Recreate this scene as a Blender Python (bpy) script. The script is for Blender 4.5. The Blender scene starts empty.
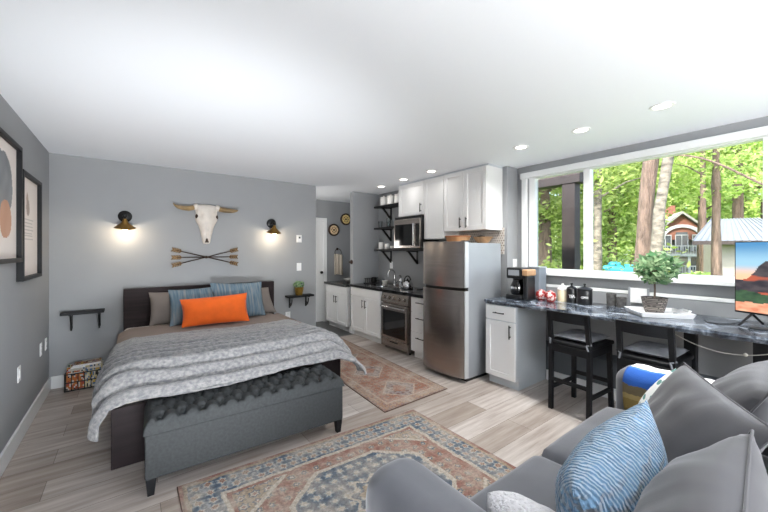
import bpy, bmesh, math, random
from mathutils import Vector, Matrix, noise
R = math.radians
PI = math.pi
rnd = random.Random(7)
scene = bpy.context.scene
COL = scene.collection

# ---------------------------------------------------------------- colours and materials
def lin(hx):
    hx = hx.lstrip('#')
    o = []
    for i in (0, 2, 4):
        c = int(hx[i:i+2], 16) / 255
        o.append(c/12.92 if c <= .04045 else ((c+.055)/1.055)**2.4)
    return tuple(o) + (1.0,)

def new_mat(name):
    m = bpy.data.materials.new(name); m.use_nodes = True
    nt = m.node_tree
    return m, nt, nt.nodes['Principled BSDF'], nt.nodes, nt.links

def mat(name, hx, rough=.5, metal=0., var=None, bump=None, stretch=None, sheen=0, coat=0, spec=None, emit=None):
    """procedural material: var=(scale, amount) mottles the colour, bump=(scale, strength, distance)"""
    m, nt, b, N, L = new_mat(name)
    c = lin(hx)
    b.inputs['Base Color'].default_value = c
    b.inputs['Roughness'].default_value = rough
    b.inputs['Metallic'].default_value = metal
    if sheen:
        b.inputs['Sheen Weight'].default_value = sheen
        b.inputs['Sheen Roughness'].default_value = .4
    if coat: b.inputs['Coat Weight'].default_value = coat
    if spec is not None: b.inputs['Specular IOR Level'].default_value = spec
    if emit:
        b.inputs['Emission Color'].default_value = lin(emit[0]); b.inputs['Emission Strength'].default_value = emit[1]
    co = None
    if var or bump:
        tc = N.new('ShaderNodeTexCoord'); mp = N.new('ShaderNodeMapping')
        L.new(tc.outputs['Object'], mp.inputs['Vector'])
        if stretch: mp.inputs['Scale'].default_value = stretch
        co = mp.outputs['Vector']
    if var:
        n = N.new('ShaderNodeTexNoise'); n.inputs['Scale'].default_value = var[0]; n.inputs['Detail'].default_value = 5
        L.new(co, n.inputs['Vector'])
        r = N.new('ShaderNodeValToRGB')
        a = var[1]
        r.color_ramp.elements[0].position = .3; r.color_ramp.elements[1].position = .7
        r.color_ramp.elements[0].color = tuple(min(1, x*(1-a)) for x in c[:3]) + (1,)
        r.color_ramp.elements[1].color = tuple(min(1, x*(1+a)) for x in c[:3]) + (1,)
        L.new(n.outputs['Fac'], r.inputs['Fac']); L.new(r.outputs['Color'], b.inputs['Base Color'])
    if bump:
        n2 = N.new('ShaderNodeTexNoise'); n2.inputs['Scale'].default_value = bump[0]; n2.inputs['Detail'].default_value = 3
        L.new(co, n2.inputs['Vector'])
        bp = N.new('ShaderNodeBump'); bp.inputs['Strength'].default_value = bump[1]
        bp.inputs['Distance'].default_value = bump[2] if len(bump) > 2 else .005
        L.new(n2.outputs['Fac'], bp.inputs['Height']); L.new(bp.outputs['Normal'], b.inputs['Normal'])
    return m

def mat_vc(name, rough=.8, emit=0., bump=None):
    """colour comes from the mesh's own pattern attribute (woven, printed or displayed pattern)"""
    m, nt, b, N, L = new_mat(name)
    a = N.new('ShaderNodeAttribute'); a.attribute_name = 'Col'
    b.inputs['Roughness'].default_value = rough
    if emit:
        b.inputs['Base Color'].default_value = (0.01, .01, .01, 1)
        L.new(a.outputs['Color'], b.inputs['Emission Color']); b.inputs['Emission Strength'].default_value = emit
    else:
        L.new(a.outputs['Color'], b.inputs['Base Color'])
    if bump:
        tc = N.new('ShaderNodeTexCoord')
        n2 = N.new('ShaderNodeTexNoise'); n2.inputs['Scale'].default_value = bump[0]
        L.new(tc.outputs['Object'], n2.inputs['Vector'])
        bp = N.new('ShaderNodeBump'); bp.inputs['Strength'].default_value = bump[1]; bp.inputs['Distance'].default_value = .004
        L.new(n2.outputs['Fac'], bp.inputs['Height']); L.new(bp.outputs['Normal'], b.inputs['Normal'])
    return m

def mat_floor():
    m, nt, b, N, L = new_mat('oak_planks')
    tc = N.new('ShaderNodeTexCoord')
    mp = N.new('ShaderNodeMapping'); L.new(tc.outputs['Object'], mp.inputs['Vector'])
    br = N.new('ShaderNodeTexBrick')
    br.offset = .37; br.offset_frequency = 2
    br.inputs['Scale'].default_value = 1
    br.inputs['Brick Width'].default_value = 1.5; br.inputs['Row Height'].default_value = .215
    br.inputs['Mortar Size'].default_value = .0015; br.inputs['Mortar Smooth'].default_value = .3
    br.inputs['Bias'].default_value = 0
    br.inputs['Color1'].default_value = lin('#c9c2bd'); br.inputs['Color2'].default_value = lin('#a1958b')
    br.inputs['Mortar'].default_value = lin('#5f5248')
    L.new(mp.outputs['Vector'], br.inputs['Vector'])
    mp2 = N.new('ShaderNodeMapping'); mp2.inputs['Scale'].default_value = (1.1, 13, 1)
    L.new(tc.outputs['Object'], mp2.inputs['Vector'])
    n = N.new('ShaderNodeTexNoise'); n.inputs['Scale'].default_value = 1.6; n.inputs['Detail'].default_value = 7; n.inputs['Roughness'].default_value = .6
    L.new(mp2.outputs['Vector'], n.inputs['Vector'])
    r = N.new('ShaderNodeValToRGB')
    r.color_ramp.elements[0].position = .3; r.color_ramp.elements[0].color = (.62, .57, .53, 1)
    r.color_ramp.elements[1].position = .68; r.color_ramp.elements[1].color = (1.12, 1.12, 1.12, 1)
    L.new(n.outputs['Fac'], r.inputs['Fac'])
    mx = N.new('ShaderNodeMix'); mx.data_type = 'RGBA'; mx.blend_type = 'MULTIPLY'; mx.inputs['Factor'].default_value = 1
    L.new(br.outputs['Color'], mx.inputs['A']); L.new(r.outputs['Color'], mx.inputs['B'])
    L.new(mx.outputs['Result'], b.inputs['Base Color'])
    b.inputs['Roughness'].default_value = .42
    bp = N.new('ShaderNodeBump'); bp.inputs['Strength'].default_value = .15; bp.inputs['Distance'].default_value = .003
    L.new(br.outputs['Fac'], bp.inputs['Height']); bp.invert = True
    L.new(bp.outputs['Normal'], b.inputs['Normal'])
    return m

def mat_brick(name, c1, c2, mo, w, h, ms, rough=.4, swap=None):
    m, nt, b, N, L = new_mat(name)
    tc = N.new('ShaderNodeTexCoord')
    src = tc.outputs['Object']
    if swap:
        sp = N.new('ShaderNodeSeparateXYZ'); cb = N.new('ShaderNodeCombineXYZ')
        L.new(src, sp.inputs[0])
        for i, k in enumerate(swap): L.new(sp.outputs[k], cb.inputs[i])
        src = cb.outputs[0]
    br = N.new('ShaderNodeTexBrick'); br.inputs['Scale'].default_value = 1
    br.inputs['Brick Width'].default_value = w; br.inputs['Row Height'].default_value = h
    br.inputs['Mortar Size'].default_value = ms
    for k, v in (('Color1', c1), ('Color2', c2), ('Mortar', mo)): br.inputs[k].default_value = lin(v)
    L.new(src, br.inputs['Vector']); L.new(br.outputs['Color'], b.inputs['Base Color'])
    b.inputs['Roughness'].default_value = rough
    return m

def mat_granite():
    m, nt, b, N, L = new_mat('black_granite_stone')
    tc = N.new('ShaderNodeTexCoord')
    n = N.new('ShaderNodeTexNoise'); n.inputs['Scale'].default_value = 5; n.inputs['Detail'].default_value = 8; n.inputs['Roughness'].default_value = .7
    n.inputs['Distortion'].default_value = 1.2
    L.new(tc.outputs['Object'], n.inputs['Vector'])
    r = N.new('ShaderNodeValToRGB'); cr = r.color_ramp
    cr.elements[0].position = .36; cr.elements[0].color = lin('#14161a')
    cr.elements[1].position = .78; cr.elements[1].color = lin('#dfe4ea')
    e = cr.elements.new(.47); e.color = lin('#3c434d')
    e = cr.elements.new(.57); e.color = lin('#77808c')
    L.new(n.outputs['Fac'], r.inputs['Fac']); L.new(r.outputs['Color'], b.inputs['Base Color'])
    b.inputs['Roughness'].default_value = .16
    return m

def mat_glass(name, tint=(1, 1, 1, 1), refl=.6):
    """thin pane: clear straight-through transmission with Fresnel reflection"""
    m = bpy.data.materials.new(name); m.use_nodes = True
    nt = m.node_tree; N = nt.nodes; L = nt.links
    N.remove(N['Principled BSDF']); out = N['Material Output']
    t = N.new('ShaderNodeBsdfTransparent'); t.inputs['Color'].default_value = tint
    g = N.new('ShaderNodeBsdfGlossy'); g.inputs['Roughness'].default_value = .02
    f = N.new('ShaderNodeFresnel'); f.inputs['IOR'].default_value = 1.45
    mt = N.new('ShaderNodeMath'); mt.operation = 'MULTIPLY'; mt.inputs[1].default_value = refl
    mx = N.new('ShaderNodeMixShader')
    L.new(f.outputs[0], mt.inputs[0]); L.new(mt.outputs[0], mx.inputs[0])
    L.new(t.outputs[0], mx.inputs[1]); L.new(g.outputs[0], mx.inputs[2]); L.new(mx.outputs[0], out.inputs['Surface'])
    return m

def mat_leaf(name, c1, c2, trans=.45):
    m = bpy.data.materials.new(name); m.use_nodes = True
    nt = m.node_tree; N = nt.nodes; L = nt.links
    N.remove(N['Principled BSDF']); out = N['Material Output']
    a = N.new('ShaderNodeAttribute'); a.attribute_name = 'Col'
    d = N.new('ShaderNodeBsdfDiffuse'); t = N.new('ShaderNodeBsdfTranslucent')
    mx = N.new('ShaderNodeMixShader'); mx.inputs[0].default_value = trans
    r = N.new('ShaderNodeMix'); r.data_type = 'RGBA'
    r.inputs['A'].default_value = lin(c1); r.inputs['B'].default_value = lin(c2)
    L.new(a.outputs['Fac'], r.inputs['Factor'])
    L.new(r.outputs['Result'], d.inputs['Color']); L.new(r.outputs['Result'], t.inputs['Color'])
    L.new(d.outputs[0], mx.inputs[1]); L.new(t.outputs[0], mx.inputs[2]); L.new(mx.outputs[0], out.inputs['Surface'])
    return m

M = {}
M['wall'] = mat('grey_wall_paint', '#999b9d', .7, var=(3, .02), bump=(140, .06, .002))
M['ceiling'] = mat('white_ceiling_paint', '#f3f6fa', .8, bump=(90, .05, .002))
M['white_trim'] = mat('white_trim_paint', '#eceded', .4, var=(4, .015))
M['cab'] = mat('white_cabinet_paint', '#ebebea', .35, var=(5, .012))
M['cabgrey'] = mat('grey_cabinet_side', '#c8cdd2', .5, var=(5, .02))
M['floor'] = mat_floor()
M['tile'] = mat_brick('dark_slate_tile', '#5a5a59', '#474746', '#3a3a39', .6, .3, .004, .35)
M['mosaic'] = mat_brick('beige_mosaic_tile', '#b9ada2', '#8d8178', '#d5cfc8', .03, .03, .006, .4, swap=(1, 2, 0))
M['black'] = mat('black_metal', '#141414', .4, .3, var=(30, .2))
M['blackplastic'] = mat('black_plastic', '#17181a', .3, var=(20, .15))
M['blackwood'] = mat('black_painted_wood', '#131417', .5, spec=.3, var=(8, .2), bump=(40, .1, .001))
M['espresso'] = mat('espresso_wood', '#221a1c', .6, spec=.2, var=(3, .25), stretch=(1, 9, 9), bump=(30, .1, .001))
M['espressox'] = mat('espresso_headboard', '#2b2223', .6, spec=.2, var=(2.5, .3), stretch=(1, 1, 14), bump=(30, .1, .001))
M['bench'] = mat('charcoal_bench_fabric', '#3a3c3d', .95, var=(60, .16), bump=(500, .25, .001), spec=.2)
M['sofa'] = mat('grey_sofa_fabric', '#66676c', .92, var=(7, .08), bump=(420, .25, .001), sheen=.35)
M['sofalt'] = mat('grey_cushion_fabric', '#4f4e51', .92, var=(9, .07), bump=(420, .25, .001), sheen=.35)
M['taupe'] = mat('taupe_bed_linen', '#8e8078', .9, var=(6, .07), bump=(16, .3, .008))
M['pillowtaupe'] = mat('taupe_pillowcase', '#7d7570', .9, var=(6, .07), bump=(16, .3, .008))
M['orange'] = mat('orange_pillow_cotton', '#ea6416', .85, var=(9, .08), bump=(60, .3, .003), sheen=.2)
M['matt'] = mat('white_mattress_ticking', '#cfc8c0', .9, var=(9, .04))
M['steel'] = mat('brushed_stainless_steel', '#a49c97', .27, .95, var=(2, .1), stretch=(1, 1, 30))
M['steelside'] = mat('grey_fridge_side', '#a2a6ab', .4, .35, var=(3, .04))
M['chrome'] = mat('polished_chrome', '#d8d8d8', .12, 1., var=(4, .03))
M['granite'] = mat_granite()
M['darkcounter'] = mat('dark_granite_counter', '#1d1d1f', .14, var=(60, .7))
M['blackglass'] = mat('black_oven_glass', '#0b0b0c', .07, var=(3, .2))
M['bone'] = mat('bleached_bone', '#ddd5cc', .7, var=(14, .1), bump=(30, .5, .006))
M['horn'] = mat('horn_keratin', '#8b7450', .45, var=(7, .5))
M['bronze'] = mat('aged_brass', '#8a6a36', .4, .8, var=(14, .3))
M['darkbronze'] = mat('dark_bronze_metal', '#3c2b22', .5, .5, var=(14, .3))
M['bulb'] = mat('lit_bulb_glass', '#ffe2a8', .3, emit=('#ffc777', 14))
M['white'] = mat('white_glazed_ceramic', '#f0eeea', .25, var=(6, .02))
M['whitepl'] = mat('white_plastic_plate', '#f2f2f2', .35, var=(6, .01))
M['wood'] = mat('light_wood', '#b08a64', .5, var=(5, .25), stretch=(1, 8, 1))
M['clear'] = mat_glass('clear_drinking_glass', (.93, .95, .95, 1), 1.0)
M['pane'] = mat_glass('window_pane_glass', (.97, .98, .98, 1), .35)
M['screenmesh'] = mat_glass('insect_screen_mesh', (.82, .83, .83, 1), .05)
M['vc'] = mat_vc('woven_pattern', .95, bump=(260, .5))
M['print'] = mat_vc('printed_paper', .6)
M['tvpic'] = mat_vc('lit_screen', .2, emit=.95)
M['candle'] = mat('lamp_lens', '#ffffff', .4, emit=('#fff4e6', 5))
M['terra'] = mat('red_ceramic', '#b8403a', .3, var=(34, .5))
_r = [n for n in M['terra'].node_tree.nodes if n.type == 'VALTORGB'][0].color_ramp
_r.elements[0].color = lin('#a32626'); _r.elements[0].position = .5; _r.elements[1].color = lin('#e6cfca'); _r.elements[1].position = .58
M['cream'] = mat('cream_ceramic', '#e6d8b8', .35, var=(20, .1))
M['gold'] = mat('gold_foil_pot', '#a8843c', .3, .8, var=(25, .3))
M['furwhite'] = mat('white_fluffy_fleece', '#e4e2e4', 1, var=(60, .1), bump=(90, 1., .02), sheen=.5)
M['leather'] = mat('tan_leather', '#a06a45', .5, var=(9, .15))
M['cushion'] = mat('grey_seat_pad_fabric', '#7b7d82', .9, var=(14, .25), bump=(60, .4, .003))
M['towel'] = mat('cream_towel_terry', '#d9cdbd', 1, var=(40, .08), bump=(160, .6, .004))
M['bark'] = mat('brown_tree_bark', '#6b5a50', .9, var=(5, .5), stretch=(3, 3, .6), bump=(14, 1, .05))
M['barkpale'] = mat('pale_tree_bark', '#70695f', .9, var=(5, .6), stretch=(1, 1, 2.5), bump=(14, .8, .03))
M['leafy'] = mat_leaf('spring_leaf', '#86a744', '#d9e59a', .5)
M['leafdark'] = mat_leaf('olive_leaf', '#73893f', '#b8c67e', .5)
M['leafplant'] = mat_leaf('glossy_plant_leaf', '#4c7a52', '#b9d0a6', .3)
M['grass'] = mat('lawn_grass', '#6f8a3e', .95, var=(3, .4), bump=(30, 1, .03))
M['porch'] = mat('dark_porch_timber', '#3b3231', .7, var=(4, .25), stretch=(6, 6, 1))
M['rust'] = mat('rust_brown_siding', '#7d5040', .8, var=(3, .1))
M['siding'] = mat('pale_siding', '#8d8984', .8, var=(3, .06))
M['metalroof'] = mat('grey_metal_roof', '#6d737c', .6, .1, var=(3, .08))
M['house_white'] = mat('toned_white_paint', '#a9a9a9', .7, var=(4, .04))  # white darkened evenly so the strong sun does not bleach it
M['housewin'] = mat('dark_house_glass', '#3a434c', .15, var=(2, .1))
M['turq'] = mat('turquoise_hull', '#54bfdd', .35, var=(3, .08))
M['heater'] = mat('dark_grey_wall_ledge', '#5f6469', .6, var=(3, .06))
M['cable'] = mat('pale_cord', '#c9c6c0', .6, var=(9, .05))

# ---------------------------------------------------------------- mesh helpers
def bm_new(): return bmesh.new()

def box(bm, x0, x1, y0, y1, z0, z1, mx=None):
    v = [bm.verts.new(p) for p in ((x0,y0,z0),(x1,y0,z0),(x1,y1,z0),(x0,y1,z0),(x0,y0,z1),(x1,y0,z1),(x1,y1,z1),(x0,y1,z1))]
    if mx is not None:
        for q in v: q.co = mx @ q.co
    for f in ((3,2,1,0),(4,5,6,7),(0,1,5,4),(1,2,6,5),(2,3,7,6),(3,0,4,7)):
        bm.faces.new([v[i] for i in f])
    return v

def hexa(bm, lo, hi):
    """solid between two quads (each four points, same order)"""
    a = [bm.verts.new(p) for p in lo]; b = [bm.verts.new(p) for p in hi]
    bm.faces.new(a[::-1]); bm.faces.new(b)
    for i in range(4):
        j = (i+1) % 4
        bm.faces.new((a[i], a[j], b[j], b[i]))

def tube(bm, pts, r, n=10, caps=True):
    """tube along points; r a number or list"""
    pts = [Vector(p) for p in pts]
    rs = r if isinstance(r, (list, tuple)) else [r]*len(pts)
    rings = []
    up = Vector((0, 0, 1))
    prev = None
    for i, p in enumerate(pts):
        d = (pts[min(i+1, len(pts)-1)] - pts[max(i-1, 0)]).normalized()
        if prev is None:
            a = d.orthogonal().normalized()
        else:
            a = (prev - d*prev.dot(d)).normalized()
        prev = a
        b = d.cross(a)
        rings.append([bm.verts.new(p + (a*math.cos(2*PI*k/n) + b*math.sin(2*PI*k/n))*rs[i]) for k in range(n)])
    for i in range(len(rings)-1):
        for k in range(n):
            bm.faces.new((rings[i][k], rings[i][(k+1) % n], rings[i+1][(k+1) % n], rings[i+1][k]))
    if caps:
        bm.faces.new(rings[0][::-1]); bm.faces.new(rings[-1])

def lathe(bm, prof, c, axis='Z', n=24, mx=None, cap=True):
    """revolve [(radius, height)...] about an axis through c"""
    c = Vector(c); rings = []
    for r, h in prof:
        ring = []
        for k in range(n):
            a = 2*PI*k/n
            if axis == 'Z': p = Vector((r*math.cos(a), r*math.sin(a), h))
            elif axis == 'Y': p = Vector((r*math.cos(a), h, r*math.sin(a)))
            else: p = Vector((h, r*math.cos(a), r*math.sin(a)))
            if mx is not None: p = mx @ p
            ring.append(bm.verts.new(c + p))
        rings.append(ring)
    for i in range(len(rings)-1):
        for k in range(n):
            bm.faces.new((rings[i][k], rings[i][(k+1) % n], rings[i+1][(k+1) % n], rings[i+1][k]))
    if cap and prof[0][0] > 1e-5: bm.faces.new(rings[0][::-1])
    if cap and prof[-1][0] > 1e-5: bm.faces.new(rings[-1])

def ball(bm, c, r, n=12, sc=(1, 1, 1), mx=None):
    t = bmesh.ops.create_uvsphere(bm, u_segments=n, v_segments=max(6, n//2+2), radius=1)
    for v in t['verts']:
        p = Vector((v.co.x*r*sc[0], v.co.y*r*sc[1], v.co.z*r*sc[2]))
        if mx is not None: p = mx @ p
        v.co = p + Vector(c)

def prism(bm, poly, y0, y1, axis='Y'):
    """extrude polygon: axis Y: poly in (x,z); axis X: poly in (y,z); axis Z: poly in (x,y)"""
    def P(a, b, t):
        return {'Y': (a, t, b), 'X': (t, a, b), 'Z': (a, b, t)}[axis]
    A = [bm.verts.new(P(a, b, y0)) for a, b in poly]; C = [bm.verts.new(P(a, b, y1)) for a, b in poly]
    bm.faces.new(A); bm.faces.new(C[::-1])
    for i in range(len(poly)):
        j = (i+1) % len(poly)
        bm.faces.new((A[j], A[i], C[i], C[j]))

def grid(bm, nu, nv, fn):
    g = [[bm.verts.new(fn(i/(nu), j/(nv))) for j in range(nv+1)] for i in range(nu+1)]
    fs = []
    for i in range(nu):
        for j in range(nv):
            fs.append(bm.faces.new((g[i][j], g[i+1][j], g[i+1][j+1], g[i][j+1])))
    return g, fs

def worigin(o):
    v = Vector((0, 0, 0))
    while o is not None:
        v += o.location; o = o.parent
    return v

def obj(name, bm, m=None, parent=None, bevel=0, seg=2, smooth=40, sub=0, weld=False):
    """link a bmesh (built in world coordinates) as ONE mesh object; its origin is its base (top level) or its parent's"""
    if weld: bmesh.ops.remove_doubles(bm, verts=bm.verts, dist=1e-5)
    bmesh.ops.recalc_face_normals(bm, faces=bm.faces)
    if parent is not None:
        org = worigin(parent); loc = Vector((0, 0, 0))
    else:
        lo = Vector([min(v.co[i] for v in bm.verts) for i in range(3)]); hi = Vector([max(v.co[i] for v in bm.verts) for i in range(3)])
        org = Vector(((lo.x+hi.x)/2, (lo.y+hi.y)/2, lo.z)); loc = org
    for v in bm.verts: v.co -= org
    me = bpy.data.meshes.new(name); bm.to_mesh(me); bm.free()
    if m is not None: me.materials.append(m)
    if smooth:
        for p in me.polygons: p.use_smooth = True
        me.set_sharp_from_angle(angle=R(smooth))
    o = bpy.data.objects.new(name, me); COL.objects.link(o)
    o.location = loc
    if parent is not None: o.parent = parent
    if bevel:
        b = o.modifiers.new('Bevel', 'BEVEL'); b.width = bevel; b.segments = seg; b.limit_method = 'ANGLE'; b.angle_limit = R(35); b.harden_normals = True
    if sub:
        s = o.modifiers.new('Subdivision', 'SUBSURF'); s.levels = sub; s.render_levels = sub
    return o

def raw(name, verts, faces, m, parent=None, cols=None, smooth=False):
    """mesh straight from lists, with an optional colour per face in the attribute Col"""
    org = worigin(parent) if parent is not None else Vector((sum(v[0] for v in verts)/len(verts), sum(v[1] for v in verts)/len(verts), min(v[2] for v in verts)))
    me = bpy.data.meshes.new(name)
    me.from_pydata([(v[0]-org.x, v[1]-org.y, v[2]-org.z) for v in verts], [], faces)
    me.materials.append(m)
    if cols is not None:
        at = me.attributes.new('Col', 'FLOAT_COLOR', 'FACE')
        flat = []
        for c in cols: flat.extend((c[0], c[1], c[2], 1.0))
        at.data.foreach_set('color', flat)
    if smooth:
        me.polygons.foreach_set('use_smooth', [True]*len(me.polygons))
    o = bpy.data.objects.new(name, me); COL.objects.link(o)
    if parent is not None: o.parent = parent
    else: o.location = org
    return o

def tag(o, label, cat, group=None):
    o['label'] = label; o['category'] = cat
    if group: o['group'] = group
    return o

def struct(o):
    o['kind'] = 'structure'; return o

def thing(name, label, cat, loc, group=None):
    o = bpy.data.objects.new(name, None); COL.objects.link(o)
    o.empty_display_size = .1
    o.location = loc
    return tag(o, label, cat, group)

def copy_tree(o, parent=None, label=None, loc=None, rz=None):
    c = o.copy(); COL.objects.link(c)
    if parent is not None: c.parent = parent
    if label: c['label'] = label
    if loc is not None: c.location = loc
    if rz is not None: c.rotation_euler[2] = rz
    for ch in list(o.children): copy_tree(ch, c)
    return c

def sm(a, b, x):
    t = max(0., min(1., (x-a)/(b-a))); return t*t*(3-2*t)

def nz(x, y, z=0): return noise.noise(Vector((x, y, z)))

# ---------------------------------------------------------------- camera
CAMH = 1.45; F = 338.; VH = 250.; PSI = math.atan2(384-130, F)
cam_d = bpy.data.cameras.new('camera'); cam = bpy.data.objects.new('camera', cam_d); COL.objects.link(cam)
cam_d.sensor_width = 36; cam_d.lens = F/768*36; cam_d.clip_start = .02; cam_d.clip_end = 300
cam_d.shift_y = -(256-VH)/768
cam.location = (0, 0, CAMH); cam.rotation_euler = (R(90), 0, -PSI)
scene.camera = cam
sP, cP = math.sin(PSI), math.cos(PSI)

# ---------------------------------------------------------------- setting
H = 2.462
XL, XW, XK = -.673, 3.85, 3.63
YB, YR, YH = 4.90, -2.7, 6.23
b = bm_new(); box(b, XL-.2, XW+.3, YR-.2, YB+.06, -.12, 0); struct(obj('floor', b, M['floor'], smooth=0))
b = bm_new(); box(b, 1.6, XW+.3, YB+.06, YH+.2, -.12, 0); struct(obj('floor_hall', b, M['tile'], smooth=0))
b = bm_new(); box(b, XL-.2, XW+.3, YR-.2, YH+.2, H, H+.12); struct(obj('ceiling', b, M['ceiling'], smooth=0))
b = bm_new(); box(b, XL-.15, XL, YR-.2, YB+.12, 0, H); struct(obj('wall_left', b, M['wall'], smooth=0))
b = bm_new(); box(b, XL, 2.34, YB, YB+.12, 0, H); struct(obj('wall_bed', b, M['wall'], smooth=0))
b = bm_new(); box(b, 1.6, XW+.2, YH, YH+.12, 0, H); struct(obj('wall_hall', b, M['wall'], smooth=0))
b = bm_new(); box(b, 1.6, 1.72, YB+.12, YH, 0, H); struct(obj('wall_passage', b, M['wall'], smooth=0))
b = bm_new(); box(b, XK, XW+.2, 2.36, 5.0, 0, H); struct(obj('wall_kitchen', b, M['wall'], smooth=0))
b = bm_new(); box(b, XW, XW+.2, 5.0, YH, 0, H); struct(obj('wall_vanity', b, M['wall'], smooth=0))
b = bm_new(); box(b, 3.09, XK+.1, 5.0, 5.1, 0, H); struct(obj('wall_stub', b, M['wall'], smooth=0))
# window wall with its opening
WY0, WY1, WZ0, WZ1 = -.36, 2.21, 1.19, 2.33
b = bm_new()
box(b, XW, XW+.2, YR, 2.36, 0, WZ0); box(b, XW, XW+.2, YR, 2.36, WZ1, H)
box(b, XW, XW+.2, WY1, 2.36, WZ0, WZ1); box(b, XW, XW+.2, YR, WY0, WZ0, WZ1)
struct(obj('wall_window', b, M['wall'], smooth=0))
# wall behind the camera; its wide glazed opening is added to admit daylight
b = bm_new()
RX0, RX1, RZ1 = 0.2, 3.3, 2.2
box(b, XL, RX0, YR-.15, YR, 0, H); box(b, RX1, XW, YR-.15, YR, 0, H); box(b, RX0, RX1, YR-.15, YR, RZ1, H)
struct(obj('wall_rear', b, M['wall'], smooth=0))
# window_1: frame, mullions, panes, screen
wr = bm_new()
fx0, fx1 = XW+.0, XW+.09
z0, z1 = 1.2, 2.315
for (a, c) in ((2.14, 2.21), (1.535, 1.60), (.265, .325), (-.36, -.30)): box(wr, fx0+.003, fx1-.003, a, c, z0+.03, z1-.01)
box(wr, fx0, fx1, -.36, 2.21, z0-.01, z0+.035); box(wr, fx0, fx1, -.36, 2.21, z1-.014, z1+.015)
win = struct(obj('window_1', wr, M['white_trim'], bevel=.004))
for (a, c) in ((1.60, 2.14), (.325, 1.535), (-.30, .265)):
    b = bm_new(); box(b, XW+.045, XW+.049, a, c, z0+.035, z1-.03); obj('pane', b, M['pane'], win, smooth=0)
b = bm_new(); box(b, XW+.062, XW+.064, 1.60, 2.14, z0+.035, z1-.03); obj('insect_screen', b, M['screenmesh'], win, smooth=0)
b = bm_new(); box(b, XW-.022, XW-.0, 1.553, 1.572, 1.66, 1.76); obj('latch', b, M['white_trim'], win, bevel=.004)
# roller blind housing above, sill below, lower ledge
b = bm_new(); box(b, XW-.05, XW, -.5, 2.30, 2.308, 2.38); struct(obj('trim_1', b, M['white_trim'], bevel=.01, seg=3))
b = bm_new(); box(b, XW-.09, XW+.01, -.6, 2.2, 1.165, 1.2); struct(obj('trim_2', b, M['white_trim'], bevel=.004))
b = bm_new(); box(b, XW-.05, XW, YR, 2.36, 0, 1.03); struct(obj('wall_wainscot', b, M['wall'], smooth=0))
b = bm_new(); box(b, XW-.055, XW, -.8, 2.0, 1.03, 1.06); struct(obj('trim_3', b, M['white_trim'], bevel=.003))
b = bm_new(); box(b, XW-.04, XW, 2.225, 2.285, 1.2, 2.31); struct(obj('trim_4', b, M['white_trim'], bevel=.004))
# dark foundation ledge below the counter
b = bm_new(); prism(b, [(XW-.1, .1), (XW-.05, .1), (XW-.05, .42), (XW-.1, .36)], -2.0, 2.0, 'Y'); struct(obj('wall_ledge', b, M['heater'], smooth=0))
# baseboards
b = bm_new(); box(b, XL, XL+.016, YR, YB, 0, .13); struct(obj('baseboard_left', b, M['white_trim'], bevel=.004))
b = bm_new(); box(b, XL+.016, 2.34, YB-.016, YB, 0, .13); struct(obj('baseboard_bed', b, M['white_trim'], bevel=.004))
b = bm_new(); box(b, XW-.12, XW-.1, -2.0, 1.94, 0, .11); struct(obj('baseboard_window', b, M['white_trim'], bevel=.004))
b = bm_new(); box(b, 3.21, XW, YH-.016, YH, 0, .11); struct(obj('baseboard_hall', b, M['white_trim'], bevel=.004))
b = bm_new(); box(b, 3.075, 3.09, 4.99, 5.11, 0, .11); box(b, 3.075, 3.12, 4.985, 5.0, 0, .11); struct(obj('baseboard_stub', b, M['white_trim'], bevel=.003))
# hall door with casing
b = bm_new()
box(b, 2.25, 2.33, YH-.03, YH, 0, 2.02); box(b, 3.13, 3.21, YH-.03, YH, 0, 2.02); box(b, 2.25, 3.21, YH-.032, YH, 2.02, 2.10)
dr = struct(obj('door_1', b, M['white_trim'], bevel=.005))
b = bm_new(); box(b, 2.33, 3.13, YH-.02, YH-.002, .01, 2.02)
for (a, c, e, g) in ((2.43, 2.69, 1.1, 1.9), (2.79, 3.03, 1.1, 1.9), (2.43, 2.69, .2, .95), (2.79, 3.03, .2, .95)):
    box(b, a, c, YH-.026, YH-.018, e, g)
obj('door_leaf', b, M['white_trim'], dr, bevel=.006)
b = bm_new(); ball(b, (3.07, YH-.07, 1.0), .03); tube(b, [(3.07, YH-.02, 1.0), (3.07, YH-.07, 1.0)], .012); obj('door_knob', b, M['black'], dr)
# tile strip above the fridge
b = bm_new(); box(b, XK-.008, XK, 2.40, 3.10, 1.40, 1.72); struct(obj('trim_5', b, M['mosaic'], smooth=0))
# unseen glazing added behind the camera to let daylight in
b = bm_new()
for a in (RX0, (RX0+RX1)/2-.03, RX1-.06): box(b, a, a+.06, YR-.1, YR-.04, 0, RZ1)
box(b, RX0, RX1, YR-.1, YR-.04, RZ1-.06, RZ1); box(b, RX0, RX1, YR-.1, YR-.04, 0, .08)
w2 = struct(obj('added_window', b, M['white_trim'], bevel=.004))
b = bm_new(); box(b, RX0, RX1, YR-.075, YR-.07, .08, RZ1-.06); obj('pane', b, M['pane'], w2, smooth=0)

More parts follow.
